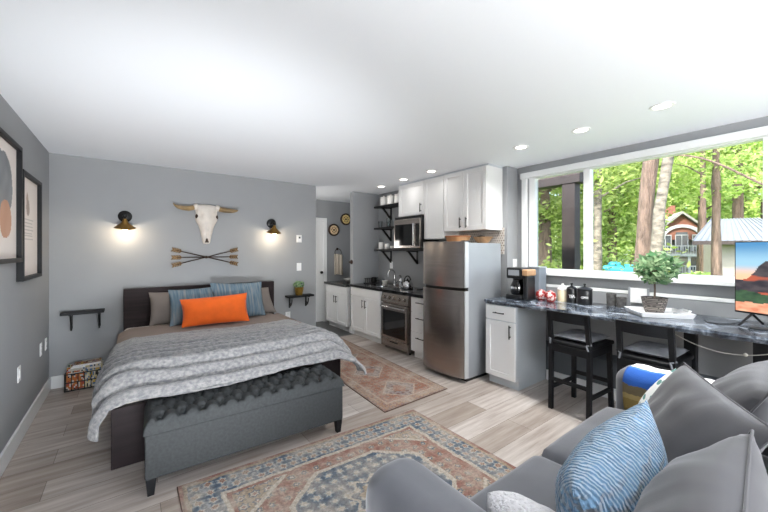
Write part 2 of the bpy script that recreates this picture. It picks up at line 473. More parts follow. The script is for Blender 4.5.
# ---------------------------------------------------------------- pillow builder
def pillow(bm, A, B, C, D, th, n=26, pinch=.06, pw=2.2, wr=.0, seed=0, wave=0):
    """soft pillow with corners A B C D (in order round it), thickness th; edges pulled in between the corners"""
    A, B, C, D = map(Vector, (A, B, C, D))
    nm = ((B-A).cross(D-A)).normalized()
    g = {}
    for side in (1, -1):
        for i in range(n+1):
            for j in range(n+1):
                edge = i in (0, n) or j in (0, n)
                if edge and side == -1:
                    g[(side, i, j)] = g[(1, i, j)]; continue
                s, t = i/n*2-1, j/n*2-1
                ss = s*(1-pinch*(1-t*t)); tt = t*(1-pinch*(1-s*s))
                u, v = (ss+1)/2, (tt+1)/2
                p = A*(1-u)*(1-v) + B*u*(1-v) + C*u*v + D*(1-u)*v
                k = (max(0, 1-abs(s)**pw)*max(0, 1-abs(t)**pw))**.55
                h = th/2*k
                if wr: h += wr*k*(nz(s*2+seed, t*2, seed) + .6*nz(s*5+seed, t*1.4, 3+seed))
                if wave: h += wave*k*abs(math.sin(14*t + 1.1*math.sin(9*s+seed)))
                g[(side, i, j)] = bm.verts.new(p + nm*h*side)
    for side in (1, -1):
        for i in range(n):
            for j in range(n):
                q = [g[(side, i, j)], g[(side, i+1, j)], g[(side, i+1, j+1)], g[(side, i, j+1)]]
                if side == -1: q.reverse()
                bm.faces.new(q)
    # outline for piping
    ring = [g[(1, i, 0)].co.copy() for i in range(n)] + [g[(1, n, j)].co.copy() for j in range(n)] + \
           [g[(1, n-i, n)].co.copy() for i in range(n)] + [g[(1, 0, n-j)].co.copy() for j in range(n)]
    return ring

def piping(name, ring, r, m, parent):
    b = bm_new(); pts = ring + [ring[0]]
    tube(b, pts, r, 6, caps=False)
    return obj(name, b, m, parent)

# ---------------------------------------------------------------- bed
bed = thing('bed', 'double bed with dark espresso headboard and platform against the grey wall', 'bed', (.78, 3.85, 0))
b = bm_new(); box(b, -.06, 1.645, 4.80, 4.885, .0, 1.005); obj('headboard', b, M['espressox'], bed, bevel=.004)
b = bm_new(); box(b, -.10, 1.62, 2.85, 2.90, .0, .40); obj('footboard', b, M['espresso'], bed, bevel=.004)
for x in (-.10, 1.57):
    b = bm_new(); box(b, x, x+.05, 2.90, 4.80, .02, .38); obj('side_rail', b, M['espresso'], bed, bevel=.004)
b = bm_new(); box(b, -.06, 1.585, 2.90, 4.80, .30, .575); obj('mattress', b, M['matt'], bed, bevel=.05, seg=4)
# taupe duvet on the mattress, showing at the pillow end
b = bm_new()
def duvet(u, v):
    s = u*2.14 - .19      # arc position across the bed
    y = 2.92 + v*1.66
    top = .60 + .006*nz(s*3, y*3) + .004*nz(s*9, y*7)
    l, r = -.08, 1.6
    if s < l+.0:
        d = l - s; return (l - .015 - .02*sm(0, .1, d), y, top - d*1.4 - .02*0)
    if s > r:
        d = s - r; return (r + .015 + .02*sm(0, .1, d), y, top - d*.8)
    e = min(s-l, r-s)
    return (s, y, top - .03*(1-sm(0, .09, e)))
grid(b, 56, 36, duvet)
o = obj('duvet', b, M['taupe'], None)
so = o.modifiers.new('Solidify', 'SOLIDIFY'); so.thickness = .012; so.offset = -1
tag(o, 'taupe duvet spread over the bed below the pillows', 'duvet')

# plush ribbed throw draped across the foot of the bed and over the bench
m, nt, bs, N, L = new_mat('grey_faux_fur')
tc = N.new('ShaderNodeTexCoord')
n1 = N.new('ShaderNodeTexNoise'); n1.inputs['Scale'].default_value = 38; n1.inputs['Detail'].default_value = 6
mp = N.new('ShaderNodeMapping'); mp.inputs['Scale'].default_value = (1, 1.2, 1.2)
L.new(tc.outputs['Object'], mp.inputs['Vector']); L.new(mp.outputs['Vector'], n1.inputs['Vector'])
rp = N.new('ShaderNodeValToRGB')
rp.color_ramp.elements[0].position = .36; rp.color_ramp.elements[0].color = lin('#6e6e72')
rp.color_ramp.elements[1].position = .64; rp.color_ramp.elements[1].color = lin('#959391')
L.new(n1.outputs['Fac'], rp.inputs['Fac']); L.new(rp.outputs['Color'], bs.inputs['Base Color'])
bs.inputs['Roughness'].default_value = .95; bs.inputs['Sheen Weight'].default_value = .4
n2 = N.new('ShaderNodeTexNoise'); n2.inputs['Scale'].default_value = 110; n2.inputs['Detail'].default_value = 3
L.new(tc.outputs['Object'], n2.inputs['Vector'])
bp = N.new('ShaderNodeBump'); bp.inputs['Strength'].default_value = .6; bp.inputs['Distance'].default_value = .010
L.new(n2.outputs['Fac'], bp.inputs['Height']); L.new(bp.outputs['Normal'], bs.inputs['Normal'])
M['fur'] = m
b = bm_new()
def throw(u, v):
    # u across the bed (left hang, top, right hang), v from the rear edge to the front hem
    skew = -.0
    LH = .09 + .11*sm(0, .45, v)          # left hang grows toward the front
    RH = .05 + .11*sm(.25, 1, v)
    lX, rX = -.09, 1.61
    tot = LH + (rX-lX) + RH
    s = u*tot
    yr = 3.93 + .05*math.sin(u*7) + .09*sm(.15, 0, u)*0
    yf = 2.665 + .012*math.sin(u*9+1) + .05*sm(.30, .0, u) - .10*sm(.86, 1, u)
    yy = yr + (yf-yr)*v
    # ribs run across the bed
    rib = .044*(abs(math.sin((v*11 + .14*nz(u*4, v*2))*PI))**.9)*sm(.10, .55, v) + .006*nz(u*30, v*20) + .008*nz(u*8, v*9)
    zt = .622 - (.622-.485)*sm(3.0, 2.70, yy)
    zt -= .012*sm(2.72, 2.66, yy)
    if s < LH:
        d = LH - s
        x = lX - .02 - .045*sm(0, .12, d) - .03*d + .014*math.sin(yy*22)*sm(0, .3, d) - rib
        z = zt - .03 - d*.96
        return (x, yy + .03*d, max(z, .03))
    if s > LH + rX - lX:
        d = s - LH - (rX-lX)
        x = rX + .03 + .05*sm(0, .12, d) + .15*d + rib
        z = zt - .03 - d*.8
        return (x, yy, z)
    x = lX + (s-LH)
    e = min(x-lX, rX-x)
    return (x, yy, zt - .03*(1-sm(0, .12, e)) + rib)
grid(b, 120, 180, throw)
o = obj('throw_blanket', b, M['fur'], None, smooth=80)
so = o.modifiers.new('Solidify', 'SOLIDIFY'); so.thickness = .014; so.offset = -1
tag(o, 'grey ribbed faux fur throw draped over the foot of the bed', 'blanket')

# bed pillows
def mk_pillow(name, label, cat, A, B, C, D, th, m, group=None, pipe=None, **k):
    b = bm_new(); ring = pillow(b, A, B, C, D, th, **k)
    if pipe is None:
        o = obj(name, b, m, None, smooth=80); return tag(o, label, cat, group)
    c = (Vector(A)+Vector(B)+Vector(C)+Vector(D))/4
    t = thing(name, label, cat, (c.x, c.y, min(Vector(q).z for q in (A, B, C, D))), group)
    obj('cover', b, m, t, smooth=80)
    piping('piping', ring, pipe, m, t)
    return t
mk_pillow('bed_pillow', 'taupe sleeping pillow at the left end of the headboard', 'pillow',
          (.17, 4.76, .96), (.80, 4.76, .95), (.80, 4.60, .60), (.17, 4.58, .60), .19, M['pillowtaupe'], 'taupe sleeping pillows', wr=.012, seed=1)
mk_pillow('bed_pillow', 'taupe sleeping pillow at the right end of the headboard, beside the shelf with the plant', 'pillow',
          (.92, 4.76, .95), (1.55, 4.76, .93), (1.60, 4.56, .60), (.92, 4.58, .60), .20, M['pillowtaupe'], 'taupe sleeping pillows', wr=.014, seed=4)
# blue striped pillows: woven pattern colours
def mat_weave():
    m, nt, b, N, L = new_mat('blue_striped_weave')
    tc = N.new('ShaderNodeTexCoord'); mp = N.new('ShaderNodeMapping'); mp.inputs['Scale'].default_value = (34, 3, 3)
    L.new(tc.outputs['Object'], mp.inputs['Vector'])
    n = N.new('ShaderNodeTexNoise'); n.inputs['Scale'].default_value = 1.6; n.inputs['Detail'].default_value = 5
    L.new(mp.outputs['Vector'], n.inputs['Vector'])
    r = N.new('ShaderNodeValToRGB'); cr = r.color_ramp
    cr.elements[0].position = .32; cr.elements[0].color = lin('#4d6577')
    cr.elements[1].position = .72; cr.elements[1].color = lin('#8f908f')
    e = cr.elements.new(.5); e.color = lin('#6a7e8b')
    L.new(n.outputs['Fac'], r.inputs['Fac']); L.new(r.outputs['Color'], b.inputs['Base Color'])
    b.inputs['Roughness'].default_value = .95
    return m
M['weave'] = mat_weave()
mk_pillow('throw_pillow', 'blue grey striped pillow on the left, behind the orange lumbar pillow', 'pillow',
          (.35, 4.62, .99), (.86, 4.62, 1.0), (.87, 4.42, .61), (.35, 4.42, .60), .17, M['weave'], 'blue striped pillows on the bed', wr=.006, seed=2)
mk_pillow('throw_pillow', 'blue grey striped pillow on the right, rising above the orange lumbar pillow', 'pillow',
          (.78, 4.58, 1.05), (1.40, 4.58, 1.03), (1.40, 4.40, .61), (.80, 4.40, .60), .17, M['weave'], 'blue striped pillows on the bed', wr=.006, seed=3)
mk_pillow('lumbar_pillow', 'long bright orange lumbar pillow in front of the blue pillows', 'pillow',
          (.44, 4.36, .90), (1.14, 4.30, .93), (1.13, 4.14, .615), (.44, 4.20, .615), .19, M['orange'], wr=.008, seed=6)

# ---------------------------------------------------------------- tufted storage bench
BX0, BX1, BY0, BY1 = 0, 1.29, 0, .40
bench = thing('storage_bench', 'tufted charcoal fabric storage bench at the foot of the bed', 'bench', (.068, 2.405, 0))
bo = Vector(bench.location)
def bshift(bm):
    for v in bm.verts: v.co += bo
b = bm_new(); box(b, 0, 1.29, 0, .40, .10, .365); bshift(b); obj('box', b, M['bench'], bench, bevel=.012, seg=3)
b = bm_new()
rows = 4
btn = []
for r_ in range(rows):
    y = .055 + r_*.097
    n_ = 11 if r_ % 2 == 0 else 10
    for k in range(n_):
        x = .075 + k*.114 + (0 if r_ % 2 == 0 else .057)
        btn.append((x, y))
def tuft(x, y):
    d = min(math.hypot(x-a, y-c) for a, c in btn)
    h = .040*(1-math.exp(-(d/.030)**1.6)) - .014
    # diagonal pleats between buttons
    for sg in (1, -1):
        q = ((x-.075)/.114*1 + sg*(y-.055)/.194) % 1.0
        q = min(q, 1-q)
        h -= .016*math.exp(-(q/.09)**2)*sm(0, .06, min(x, 1.29-x, y+.02, .42-y))
    return h
NX, NY = 150, 54
def lid(u, v):
    x = -.008 + u*1.306; y = -.008 + v*.416
    e = min(u*1.306, (1-u)*1.306, v*.416, (1-v)*.416)
    r_ = .045
    edge = 1 if e > r_ else math.sqrt(max(0, 1-(1-e/r_)**2))
    return (x, y, .378 + .052*edge + tuft(x, y)*sm(0, .05, e))
g, _ = grid(b, NX, NY, lid)
# skirt of the lid
loop = [g[i][0] for i in range(NX)] + [g[NX][j] for j in range(NY)] + [g[NX-i][NY] for i in range(NX)] + [g[0][NY-j] for j in range(NY)]
low = [b.verts.new((v.co.x, v.co.y, .368)) for v in loop]
for i in range(len(loop)):
    j = (i+1) % len(loop)
    b.faces.new((loop[i], loop[j], low[j], low[i]))
b.faces.new(low)
bshift(b); obj('lid_cushion', b, M['bench'], bench, smooth=70)
bb = bm_new(); ball(bb, (btn[0][0], btn[0][1], .437), .009, 8, (1, 1, .6)); bshift(bb)
b0 = obj('button', bb, M['bench'], bench)
for (x, y) in btn[1:]:
    c = b0.copy(); COL.objects.link(c); c.parent = bench
    c.location = (x-btn[0][0], y-btn[0][1], 0)
for (x, y) in ((.03, .03), (1.26, .03), (.03, .37), (1.26, .37)):
    b = bm_new(); s, t = .026, .017
    sx = 0
    hexa(b, [(x-t, y-t, 0), (x+t, y-t, 0), (x+t, y+t, 0), (x-t, y+t, 0)], [(x-s, y-s, .1), (x+s, y-s, .1), (x+s, y+s, .1), (x-s, y+s, .1)])
    bshift(b); obj('leg', b, M['blackwood'], bench, bevel=.002)
bench.rotation_euler[2] = R(-2.5)

# ---------------------------------------------------------------- wall decor above the bed
# sconces
def sconce(label, x, loc=None):
    z = 1.835
    t = thing('wall_sconce', label, 'wall lamp', (x, YB, 1.68), 'brass wall sconces above the bed')
    b = bm_new(); lathe(b, [(.066, -.0), (.066, -.016), (.058, -.024), (.02, -.028)], (x, YB, z), 'Y', 28); obj('backplate', b, M['black'], t)
    b = bm_new(); tube(b, [(x, YB-.02, z), (x, YB-.10, z+.005), (x, YB-.135, z-.02), (x, YB-.14, z-.05)], .011, 10)
    ball(b, (x, YB-.125, z-.005), .02, 12); obj('arm', b, M['black'], t)
    mx = Matrix.Rotation(R(14), 3, 'X')
    c = (x, YB-.14, z-.055)
    b = bm_new(); lathe(b, [(.016, .02), (.022, .0), (.03, -.02), (.045, -.036), (.072, -.06), (.102, -.084), (.098, -.086), (.068, -.063), (.042, -.04), (.024, -.02)], c, 'Z', 32, mx); obj('lamp_shade', b, M['bronze'], t)
    b = bm_new(); ball(b, (c[0], c[1]-.012, c[2]-.088), .03, 14, (1, 1, 1.25)); obj('bulb', b, M['bulb'], t)
    ld = bpy.data.lights.new('sconce_light', 'POINT'); ld.energy = 2.7; ld.color = (1, .88, .7); ld.shadow_soft_size = .03
    lo = bpy.data.objects.new('sconce_light', ld); COL.objects.link(lo); lo.location = (x, YB-.16, z-.19)
    return t
sconce('black and brass wall sconce left of the skull, lit', -.045)
sconce('black and brass wall sconce right of the skull, lit', 1.635)

# longhorn skull
sk = thing('longhorn_skull', 'bleached white longhorn skull with brown horns mounted above the crossed arrows', 'skull', (.79, YB, 1.52))
b = bm_new()
secs = [ # z, half width, depth front, x offset
 (2.035, .085, .05), (2.02, .115, .085), (1.985, .128, .11), (1.95, .128, .125), (1.915, .122, .135), (1.88, .128, .135), (1.845, .132, .125), (1.81, .118, .12),
 (1.775, .095, .115), (1.73, .08, .11), (1.68, .07, .10), (1.63, .058, .09), (1.585, .05, .075), (1.55, .046, .06), (1.525, .035, .045)]
n = 28
def skpt(k, hw, dp, z):
    a = 2*PI*k/n
    c, s = math.cos(a), math.sin(a)
    x = hw*c; y = -abs(dp)*max(0, s)**.75 if s > 0 else 0
    # brow ridge and eye sockets hollow
    if 1.84 < z < 1.93 and s > 0: y *= 1 - .5*math.exp(-((abs(x)-.085)/.028)**2)*math.exp(-((z-1.885)/.032)**2)
    # nasal groove
    if z < 1.80 and s > 0: y *= 1 - (.22 if z > 1.66 else .5)*math.exp(-(x/.018)**2)
    return (.79 + x, YB - .012 + y, z + .012*math.sin(3*a)*0)
rg = []
for z, hw, dp in secs: rg.append([b.verts.new(skpt(k, hw, dp, z)) for k in range(n)])
for i in range(len(rg)-1):
    for k in range(n): b.faces.new((rg[i][k], rg[i][(k+1) % n], rg[i+1][(k+1) % n], rg[i+1][k]))
b.faces.new(rg[0]); b.faces.new(rg[-1][::-1])
obj('cranium', b, M['bone'], sk, smooth=60, sub=1)
for s in (-1, 1):
    b = bm_new(); ball(b, (.79+s*.112, YB-.06, 1.875), .028, 14, (.7, .8, 1.1)); obj('eye_socket', b, M['darkbronze'], sk)
    b = bm_new(); lathe(b, [(.036, 0), (.042, .015), (.038, .035), (.028, .045)], (.79+s*.105, YB-.05, 1.995), 'X', 18, Matrix.Rotation(0 if s > 0 else PI, 3, 'Z')); obj('horn_base', b, M['bone'], sk)
b = bm_new(); tube(b, [(.64, YB-.055, 1.985), (.58, YB-.075, 1.968), (.52, YB-.09, 1.968), (.47, YB-.10, 1.975), (.435, YB-.10, 1.995), (.415, YB-.10, 2.02)], [.030, .031, .027, .021, .013, .004], 14); obj('horn', b, M['horn'], sk)
b = bm_new(); tube(b, [(.94, YB-.055, 1.985), (1.0, YB-.075, 1.972), (1.06, YB-.10, 1.968), (1.10, YB-.115, 1.968), (1.13, YB-.12, 1.97), (1.155, YB-.12, 1.978)], [.030, .032, .029, .024, .016, .006], 14); obj('horn', b, M['horn'], sk)
b = bm_new(); box(b, .765, .815, YB-.062, YB-.05, 1.545, 1.60); obj('nasal_opening', b, M['darkbronze'], sk, bevel=.006)

# crossed arrows
ar = thing('crossed_arrows_decor', 'three crossed bronze arrows hung flat under the longhorn skull', 'wall decoration', (.79, YB, 1.28))
M['fletch'] = mat('dull_bronze_metal', '#6b5230', .5, .4, var=(30, .4))
def arrow(z0, z1, yy):
    p0, p1 = Vector((.46, yy, z0)), Vector((1.12, yy, z1))
    d = (p1-p0).normalized(); up = Vector((-d.z, 0, d.x))
    b = bm_new(); tube(b, [p0, p1], .006, 8); sh = obj('arrow', b, M['darkbronze'], ar)
    for end, dirn, nm in ((p0, -1, 'fletching'), (p1, 1, 'fletching')):
        b = bm_new()
        e = end - d*dirn*.06
        for sg in (1, -1):
            for q in range(4):
                a0 = e + d*dirn*(q*.026)
                hexa(b, [a0 + Vector((0, -.003, 0)), a0 + d*dirn*.024 + Vector((0, -.003, 0)), a0 + d*dirn*.042 + up*sg*.027 + Vector((0, -.004, 0)), a0 + d*dirn*.022 + up*sg*.025 + Vector((0, -.004, 0))],
                        [a0 + Vector((0, .003, 0)), a0 + d*dirn*.024 + Vector((0, .003, 0)), a0 + d*dirn*.042 + up*sg*.027 + Vector((0, .004, 0)), a0 + d*dirn*.022 + up*sg*.025 + Vector((0, .004, 0))])
        obj(nm, b, M['fletch'], sh, smooth=0)
arrow(1.445, 1.272, YB-.030); arrow(1.358, 1.358, YB-.018); arrow(1.272, 1.445, YB-.042)
b = bm_new(); lathe(b, [(.014, -.05), (.018, -.03), (.018, -.004), (.014, 0)], (.79, YB, 1.358), 'Y', 14); obj('centre_tie', b, M['darkbronze'], ar)

# thermostat, switch, outlets
def plate(name, label, cat, c, w, h, axis, detail, group=None):
    t = thing(name, label, cat, c, group)
    x, y, z = c
    def bx(bm, a0, a1, z0, z1, d0, d1):
        if axis == 'Y': box(bm, x+a0, x+a1, y-d1, y-d0, z+z0, z+z1)
        elif axis == 'X+': box(bm, x+d0, x+d1, y+a0, y+a1, z+z0, z+z1)
        else: box(bm, x-d1, x-d0, y+a0, y+a1, z+z0, z+z1)
    b = bm_new(); bx(b, -w/2, w/2, 0, h, 0, .006); obj('cover_plate', b, M['whitepl'], t, bevel=.002)
    if detail == 'rocker':
        b = bm_new(); bx(b, -.016, .016, h/2-.033, h/2+.033, .006, .010); obj('rocker', b, M['whitepl'], t, bevel=.002)
    elif detail == 'outlet':
        for zz in (h*.3, h*.7):
            b = bm_new(); bx(b, -.016, .016, zz-.014, zz+.014, .006, .008); s = obj('receptacle', b, M['whitepl'], t, bevel=.003)
            b = bm_new(); bx(b, -.008, -.005, zz-.004, zz+.008, .008, .0085); bx(b, .005, .008, zz-.004, zz+.008, .008, .0085); obj('slot', b, M['black'], s, smooth=0)
    else:
        b = bm_new(); bx(b, -w*.38, w*.38, h*.1, h*.9, .006, .026); obj('body', b, M['whitepl'], t, bevel=.004)
        b = bm_new(); bx(b, -w*.16, w*.16, h*.52, h*.76, .026, .028); obj('display', b, M['blackplastic'], t, smooth=0)
    return t
plate('thermostat', 'white thermostat on the bed wall above the light switch', 'thermostat', (2.06, YB, 1.565), .085, .115, 'Y', 'thermo')
plate('light_switch', 'white light switch plate on the bed wall under the thermostat', 'switch', (2.06, YB, 1.135), .075, .118, 'Y', 'rocker')
plate('wall_outlet', 'white wall outlet just below the black shelf right of the bed', 'outlet', (1.885, YB, .41), .075, .118, 'Y', 'outlet')

# ---------------------------------------------------------------- left wall: outlets and two framed prints
for y, kind, lab in ((3.698, 'rocker', 'white switch plate low on the left wall, nearest the camera of the three'), (4.483, 'outlet', 'white outlet low on the left wall, middle one of the three'), (4.718, 'outlet', 'white outlet low on the left wall, closest to the bed wall corner')):
    plate('light_switch' if kind == 'rocker' else 'wall_outlet', lab, 'switch' if kind == 'rocker' else 'outlet', (XL, y, .455), .075, .118, 'X+', kind, 'white plates low on the left wall')

def hx(s): return lin(s)[:3]
def blend(a, b, t): return tuple(a[i]*(1-t)+b[i]*t for i in range(3))

def framed_print(label, y0, y1, z0, z1, fn):
    t = thing('framed_print', label, 'picture', (XL, (y0+y1)/2, z0), 'framed prints on the left wall')
    w = .03
    b = bm_new(); x0, x1 = XL, XL+.04
    box(b, x0, x1, y0, y0+w, z0, z1); box(b, x0, x1, y1-w, y1, z0, z1); box(b, x0, x1, y0+w, y1-w, z0, z0+w); box(b, x0, x1, y0+w, y1-w, z1-w, z1)
    obj('frame', b, M['blackwood'], t, bevel=.003)
    ny, nzz = 70, 84
    V, Fc, C = [], [], []
    for i in range(ny+1):
        for j in range(nzz+1):
            V.append((XL+.012, y0+w+(y1-y0-2*w)*i/ny, z0+w+(z1-z0-2*w)*j/nzz))
    for i in range(ny):
        for j in range(nzz):
            Fc.append((i*(nzz+1)+j, (i+1)*(nzz+1)+j, (i+1)*(nzz+1)+j+1, i*(nzz+1)+j+1)); C.append(fn((i+.5)/ny, (j+.5)/nzz))
    raw('print', V, Fc, M['print'], t, C)
    return t
paper = hx('#e9dfd8')
def print_a(u, v):
    c = paper
    q = math.hypot((u-.52)*1.0, (v-.62)*1.15) + .02*nz(u*9, v*9)
    if q < .33: c = blend(hx('#6f7276'), hx('#8d8f91'), .5+.5*nz(u*7, v*7))
    q = math.hypot((u-.62), (v-.34)*1.2) + .02*nz(u*7, v*7, 3)
    if q < .2: c = blend(hx('#c79a80'), hx('#b98568'), .5+.5*nz(u*6, v*6, 1))
    return c
def print_b(u, v):
    c = paper
    if math.hypot((u-.40)*1.3, (v-.80)*1.2) < .07 + .02*nz(u*8, v*8): c = hx('#b9a28f')
    if math.hypot((u-.44)*1.1, (v-.70)*1.1) < .095 + .02*nz(u*8, v*8, 2): c = hx('#a39184')
    if .18 < u < .75:
        for k in range(7):
            if abs(v-(.58-.035*k)) < .006 and u < .75-.1*((k*37 % 10)/10): c = blend(paper, hx('#9a948f'), .55)
    return c
framed_print('black framed abstract print with grey and terracotta rounds, nearest the camera', 2.86, 3.60, 1.362, 2.204, print_a)
framed_print('black framed cream print with two small tan shapes, closer to the corner', 3.63, 4.292, 1.215, 2.055, print_b)

# ---------------------------------------------------------------- small bracket shelves beside the bed
def bed_shelf(label, x0, x1, z, dep, brx, curl):
    t = thing('wall_shelf', label, 'shelf', ((x0+x1)/2, YB, z-.2), 'black bracket shelves either side of the bed')
    b = bm_new(); box(b, x0, x1, YB-dep, YB, z-.028, z); obj('board', b, M['blackwood'], t, bevel=.004)
    for x in brx:
        b = bm_new()
        box(b, x-.011, x+.011, YB-.008, YB, z-.19, z-.03); box(b, x-.011, x+.011, YB-dep+.02, YB, z-.038, z-.028)
        if curl:
            pts = [(x, YB-.012-.09*math.sin(a), z-.165+.12*(1-math.cos(a))*.95) for a in [i/10*PI/2 for i in range(11)]]
            tube(b, pts, .008, 8); tube(b, [(x, YB-.01, z-.15)] + [(x, YB-.035+.022*math.cos(a), z-.14+.022*math.sin(a)) for a in [i/10*2*PI for i in range(11)]], .006, 6)
        else:
            tube(b, [(x, YB-.008, z-.16), (x, YB-dep+.05, z-.038)], .008, 8)
            tube(b, [(x, YB-.006, z-.19), (x, YB-.022, z-.205), (x, YB-.03, z-.19)], .008, 8)
        obj('bracket', b, M['black'], t, smooth=50)
    return t
bed_shelf('small black bracket shelf left of the bed, above the magazine basket, empty', -.575, -.225, .80, .15, (-.50, -.27), False)
bed_shelf('small black bracket shelf right of the bed, holding a plant in a gold pot', 1.84, 2.245, .775, .15, (1.91, 2.17), True)
# plant in gold pot
pp = thing('potted_plant', 'small green plant in a gold pot on the shelf right of the bed', 'plant', (2.03, YB-.075, .775))
b = bm_new(); lathe(b, [(.05, 0), (.062, .06), (.068, .12), (.062, .12), (.055, .08)], (2.03, YB-.075, .775), 'Z', 24); obj('pot', b, M['gold'], pp)
def leaves(name, center, rad, count, size, m, parent, seed, flat=0, shell=.5, clusters=0):
    rr = random.Random(seed); V, Fc, C = [], [], []
    cl = []
    for k in range(clusters):
        while True:
            p = Vector((rr.uniform(-1, 1), rr.uniform(-1, 1), rr.uniform(-1, 1)))
            if .25 < p.length < 1: break
        cl.append((p, rr.uniform(.18, .38)))
    for k in range(count):
        if cl:
            p, q = cl[k % len(cl)]
            d = Vector((rr.gauss(0, 1), rr.gauss(0, 1), rr.gauss(0, .7))) * q * .55
            p = p + d
        else:
            while True:
                p = Vector((rr.uniform(-1, 1), rr.uniform(-1, 1), rr.uniform(-1, 1)))
                if shell < p.length < 1 or (p.length < 1 and rr.random() < .3): break
        c = Vector((center[0]+p.x*rad[0], center[1]+p.y*rad[1], center[2]+p.z*rad[2]))
        a = Vector((rr.gauss(0, 1), rr.gauss(0, 1), rr.gauss(0, .6))).normalized()
        bb = a.cross(Vector((rr.gauss(0, 1), rr.gauss(0, 1), rr.gauss(0, 1)))).normalized()
        s = size*rr.uniform(.6, 1.3)
        i = len(V)
        V += [tuple(c - a*s), tuple(c + bb*s*.42 - a*s*.1), tuple(c + a*s), tuple(c - bb*s*.42 - a*s*.1)]
        Fc.append((i, i+1, i+2, i+3)); g = rr.random(); C.append((g, g, g))
    return raw(name, V, Fc, m, parent, C)
leaves('foliage', (2.03, YB-.075, .925), (.085, .06, .06), 120, .026, M['leafplant'], pp, 5)
b = bm_new(); lathe(b, [(.0, .09), (.056, .09)], (2.03, YB-.075, .775), 'Z', 20); obj('soil', b, M['porch'], pp)

# ---------------------------------------------------------------- magazine basket in the corner
mb = thing('magazine_basket', 'black wire basket full of colourful magazines on the floor in the corner', 'basket', (-.375, 4.76, 0))
X0, X1, Y0, Y1 = -.53, -.225, 4.68, 4.87
b = bm_new()
for z in (.012, .095, .18):
    tube(b, [(X0, Y0, z), (X1, Y0, z), (X1, Y1, z), (X0, Y1, z), (X0, Y0, z)], .006, 6)
for k in range(7):
    x = X0 + (X1-X0)*k/6
    tube(b, [(x, Y1, .18), (x, Y1, .012), (x, Y0, .012), (x, Y0, .18)], .004, 6)
for k in range(1, 4):
    y = Y0 + (Y1-Y0)*k/4
    tube(b, [(X0, y, .18), (X0, y, .012), (X1, y, .012), (X1, y, .18)], .004, 6)
obj('wire_frame', b, M['black'], mb, smooth=60)
mg = ['#c24b2e', '#e0b64a', '#5a7fa8', '#d9cfc0', '#7a3d55', '#8fb04a', '#d97c30', '#3f4e63', '#b9563f', '#e6d9a8', '#4b6b52', '#a33b3b']
def mag_cover(h1, seed):
    rr = random.Random(seed)
    pal = [tuple(q*.62 for q in k_) for k_ in (hx(h1), hx(rr.choice(mg)), hx(rr.choice(mg)), hx('#efe9dd'), hx('#2a2624'))]
    ox, oy = rr.uniform(0, 50), rr.uniform(0, 50)
    def f(u, v):
        k = int((nz(u*4+ox, v*4+oy)+.5)*5) % 5
        if .82 < v < .93 and .1 < u < .9: k = 3
        return pal[k]
    return f
def magazine(k, c, ax, up, w, h, th, label):
    """upright or flat magazine: c lower corner, ax along width, up along height"""
    c, ax, up = Vector(c), Vector(ax).normalized(), Vector(up).normalized(); nm = ax.cross(up)
    t = thing('magazine', label, 'magazine', c, 'magazines in the corner basket')
    b = bm_new()
    p = [c, c+ax*w, c+ax*w+up*h, c+up*h]
    hexa(b, p, [q+nm*th for q in p]); obj('pages', b, M['whitepl'], t, smooth=0)
    for side in (-.0008, th+.0008):
        V, Fc, C = [], [], []; n = 12; f = mag_cover(mg[k % len(mg)], k)
        for i in range(n+1):
            for j in range(n+1): V.append(tuple(c + ax*w*i/n + up*h*j/n + nm*side))
        for i in range(n):
            for j in range(n):
                Fc.append((i*(n+1)+j, (i+1)*(n+1)+j, (i+1)*(n+1)+j+1, i*(n+1)+j+1)); C.append(f((i+.5)/n, (j+.5)/n))
        raw('cover', V, Fc, M['print'], t, C)
    return t
magn = ['front of the basket', 'second from the front', 'third from the front', 'fourth from the front', 'fifth from the front', 'at the back of the basket']
for k in range(6):
    for s in (0, 1):
        magazine(k*2+s, (X0+.012+s*.145, Y0+.018+k*.027, .02), (1, 0, 0), (0, .06, 1), .137, .185+.012*((k*7+s*3) % 4), .012,
                 'magazine standing in the ' + ('left' if s == 0 else 'right') + ' half of the basket, ' + magn[k])
for k in range(4):
    magazine(20+k, (X0+.04+.008*k, Y0+.035-.006*k, .226+k*.009), (1, .05*(k-1.5), 0), (0, 1, 0), .24-.008*k, .15, .007,
             'colourful magazine lying flat over the basket, ' + ('lowest', 'second', 'third', 'topmost')[k] + ' of the flat ones')

# ---------------------------------------------------------------- rugs (woven pattern colour per cell)
def rug(name, label, P, nu, nv, fn, th=.008):
    A, B, C_, D = [Vector(p) for p in P]     # u from A to B, v from A to D
    t = thing(name, label, 'rug', ((A+B+C_+D)/4))
    V, Fc, C = [], [], []
    for i in range(nu+1):
        for j in range(nv+1):
            u, v = i/nu, j/nv
            p = A*(1-u)*(1-v) + B*u*(1-v) + C_*u*v + D*(1-u)*v
            V.append((p.x, p.y, th))
    for i in range(nu):
        for j in range(nv):
            Fc.append((i*(nv+1)+j, (i+1)*(nv+1)+j, (i+1)*(nv+1)+j+1, i*(nv+1)+j+1)); C.append(fn((i+.5)/nu, (j+.5)/nv))
    raw('pile', V, Fc, M['vc'], t, C)
    b = bm_new()
    lo = [Vector((p.x, p.y, .0005)) for p in (A, B, C_, D)]
    c = (A+B+C_+D)/4
    lo = [q + (q-c)*.004 for q in lo]
    hexa(b, lo, [q + Vector((0, 0, th-.0015)) for q in lo]); obj('bound_edge', b, M['rugedge'], t, smooth=0)
    return t
M['rugedge'] = mat('dark_rug_binding', '#5c443c', .95, var=(30, .2))
blu, lblu, red, crm, tan_, dk = hx('#4f5d6d'), hx('#7f8a92'), hx('#8d6358'), hx('#b9aea0'), hx('#9a8874'), hx('#4a474c')
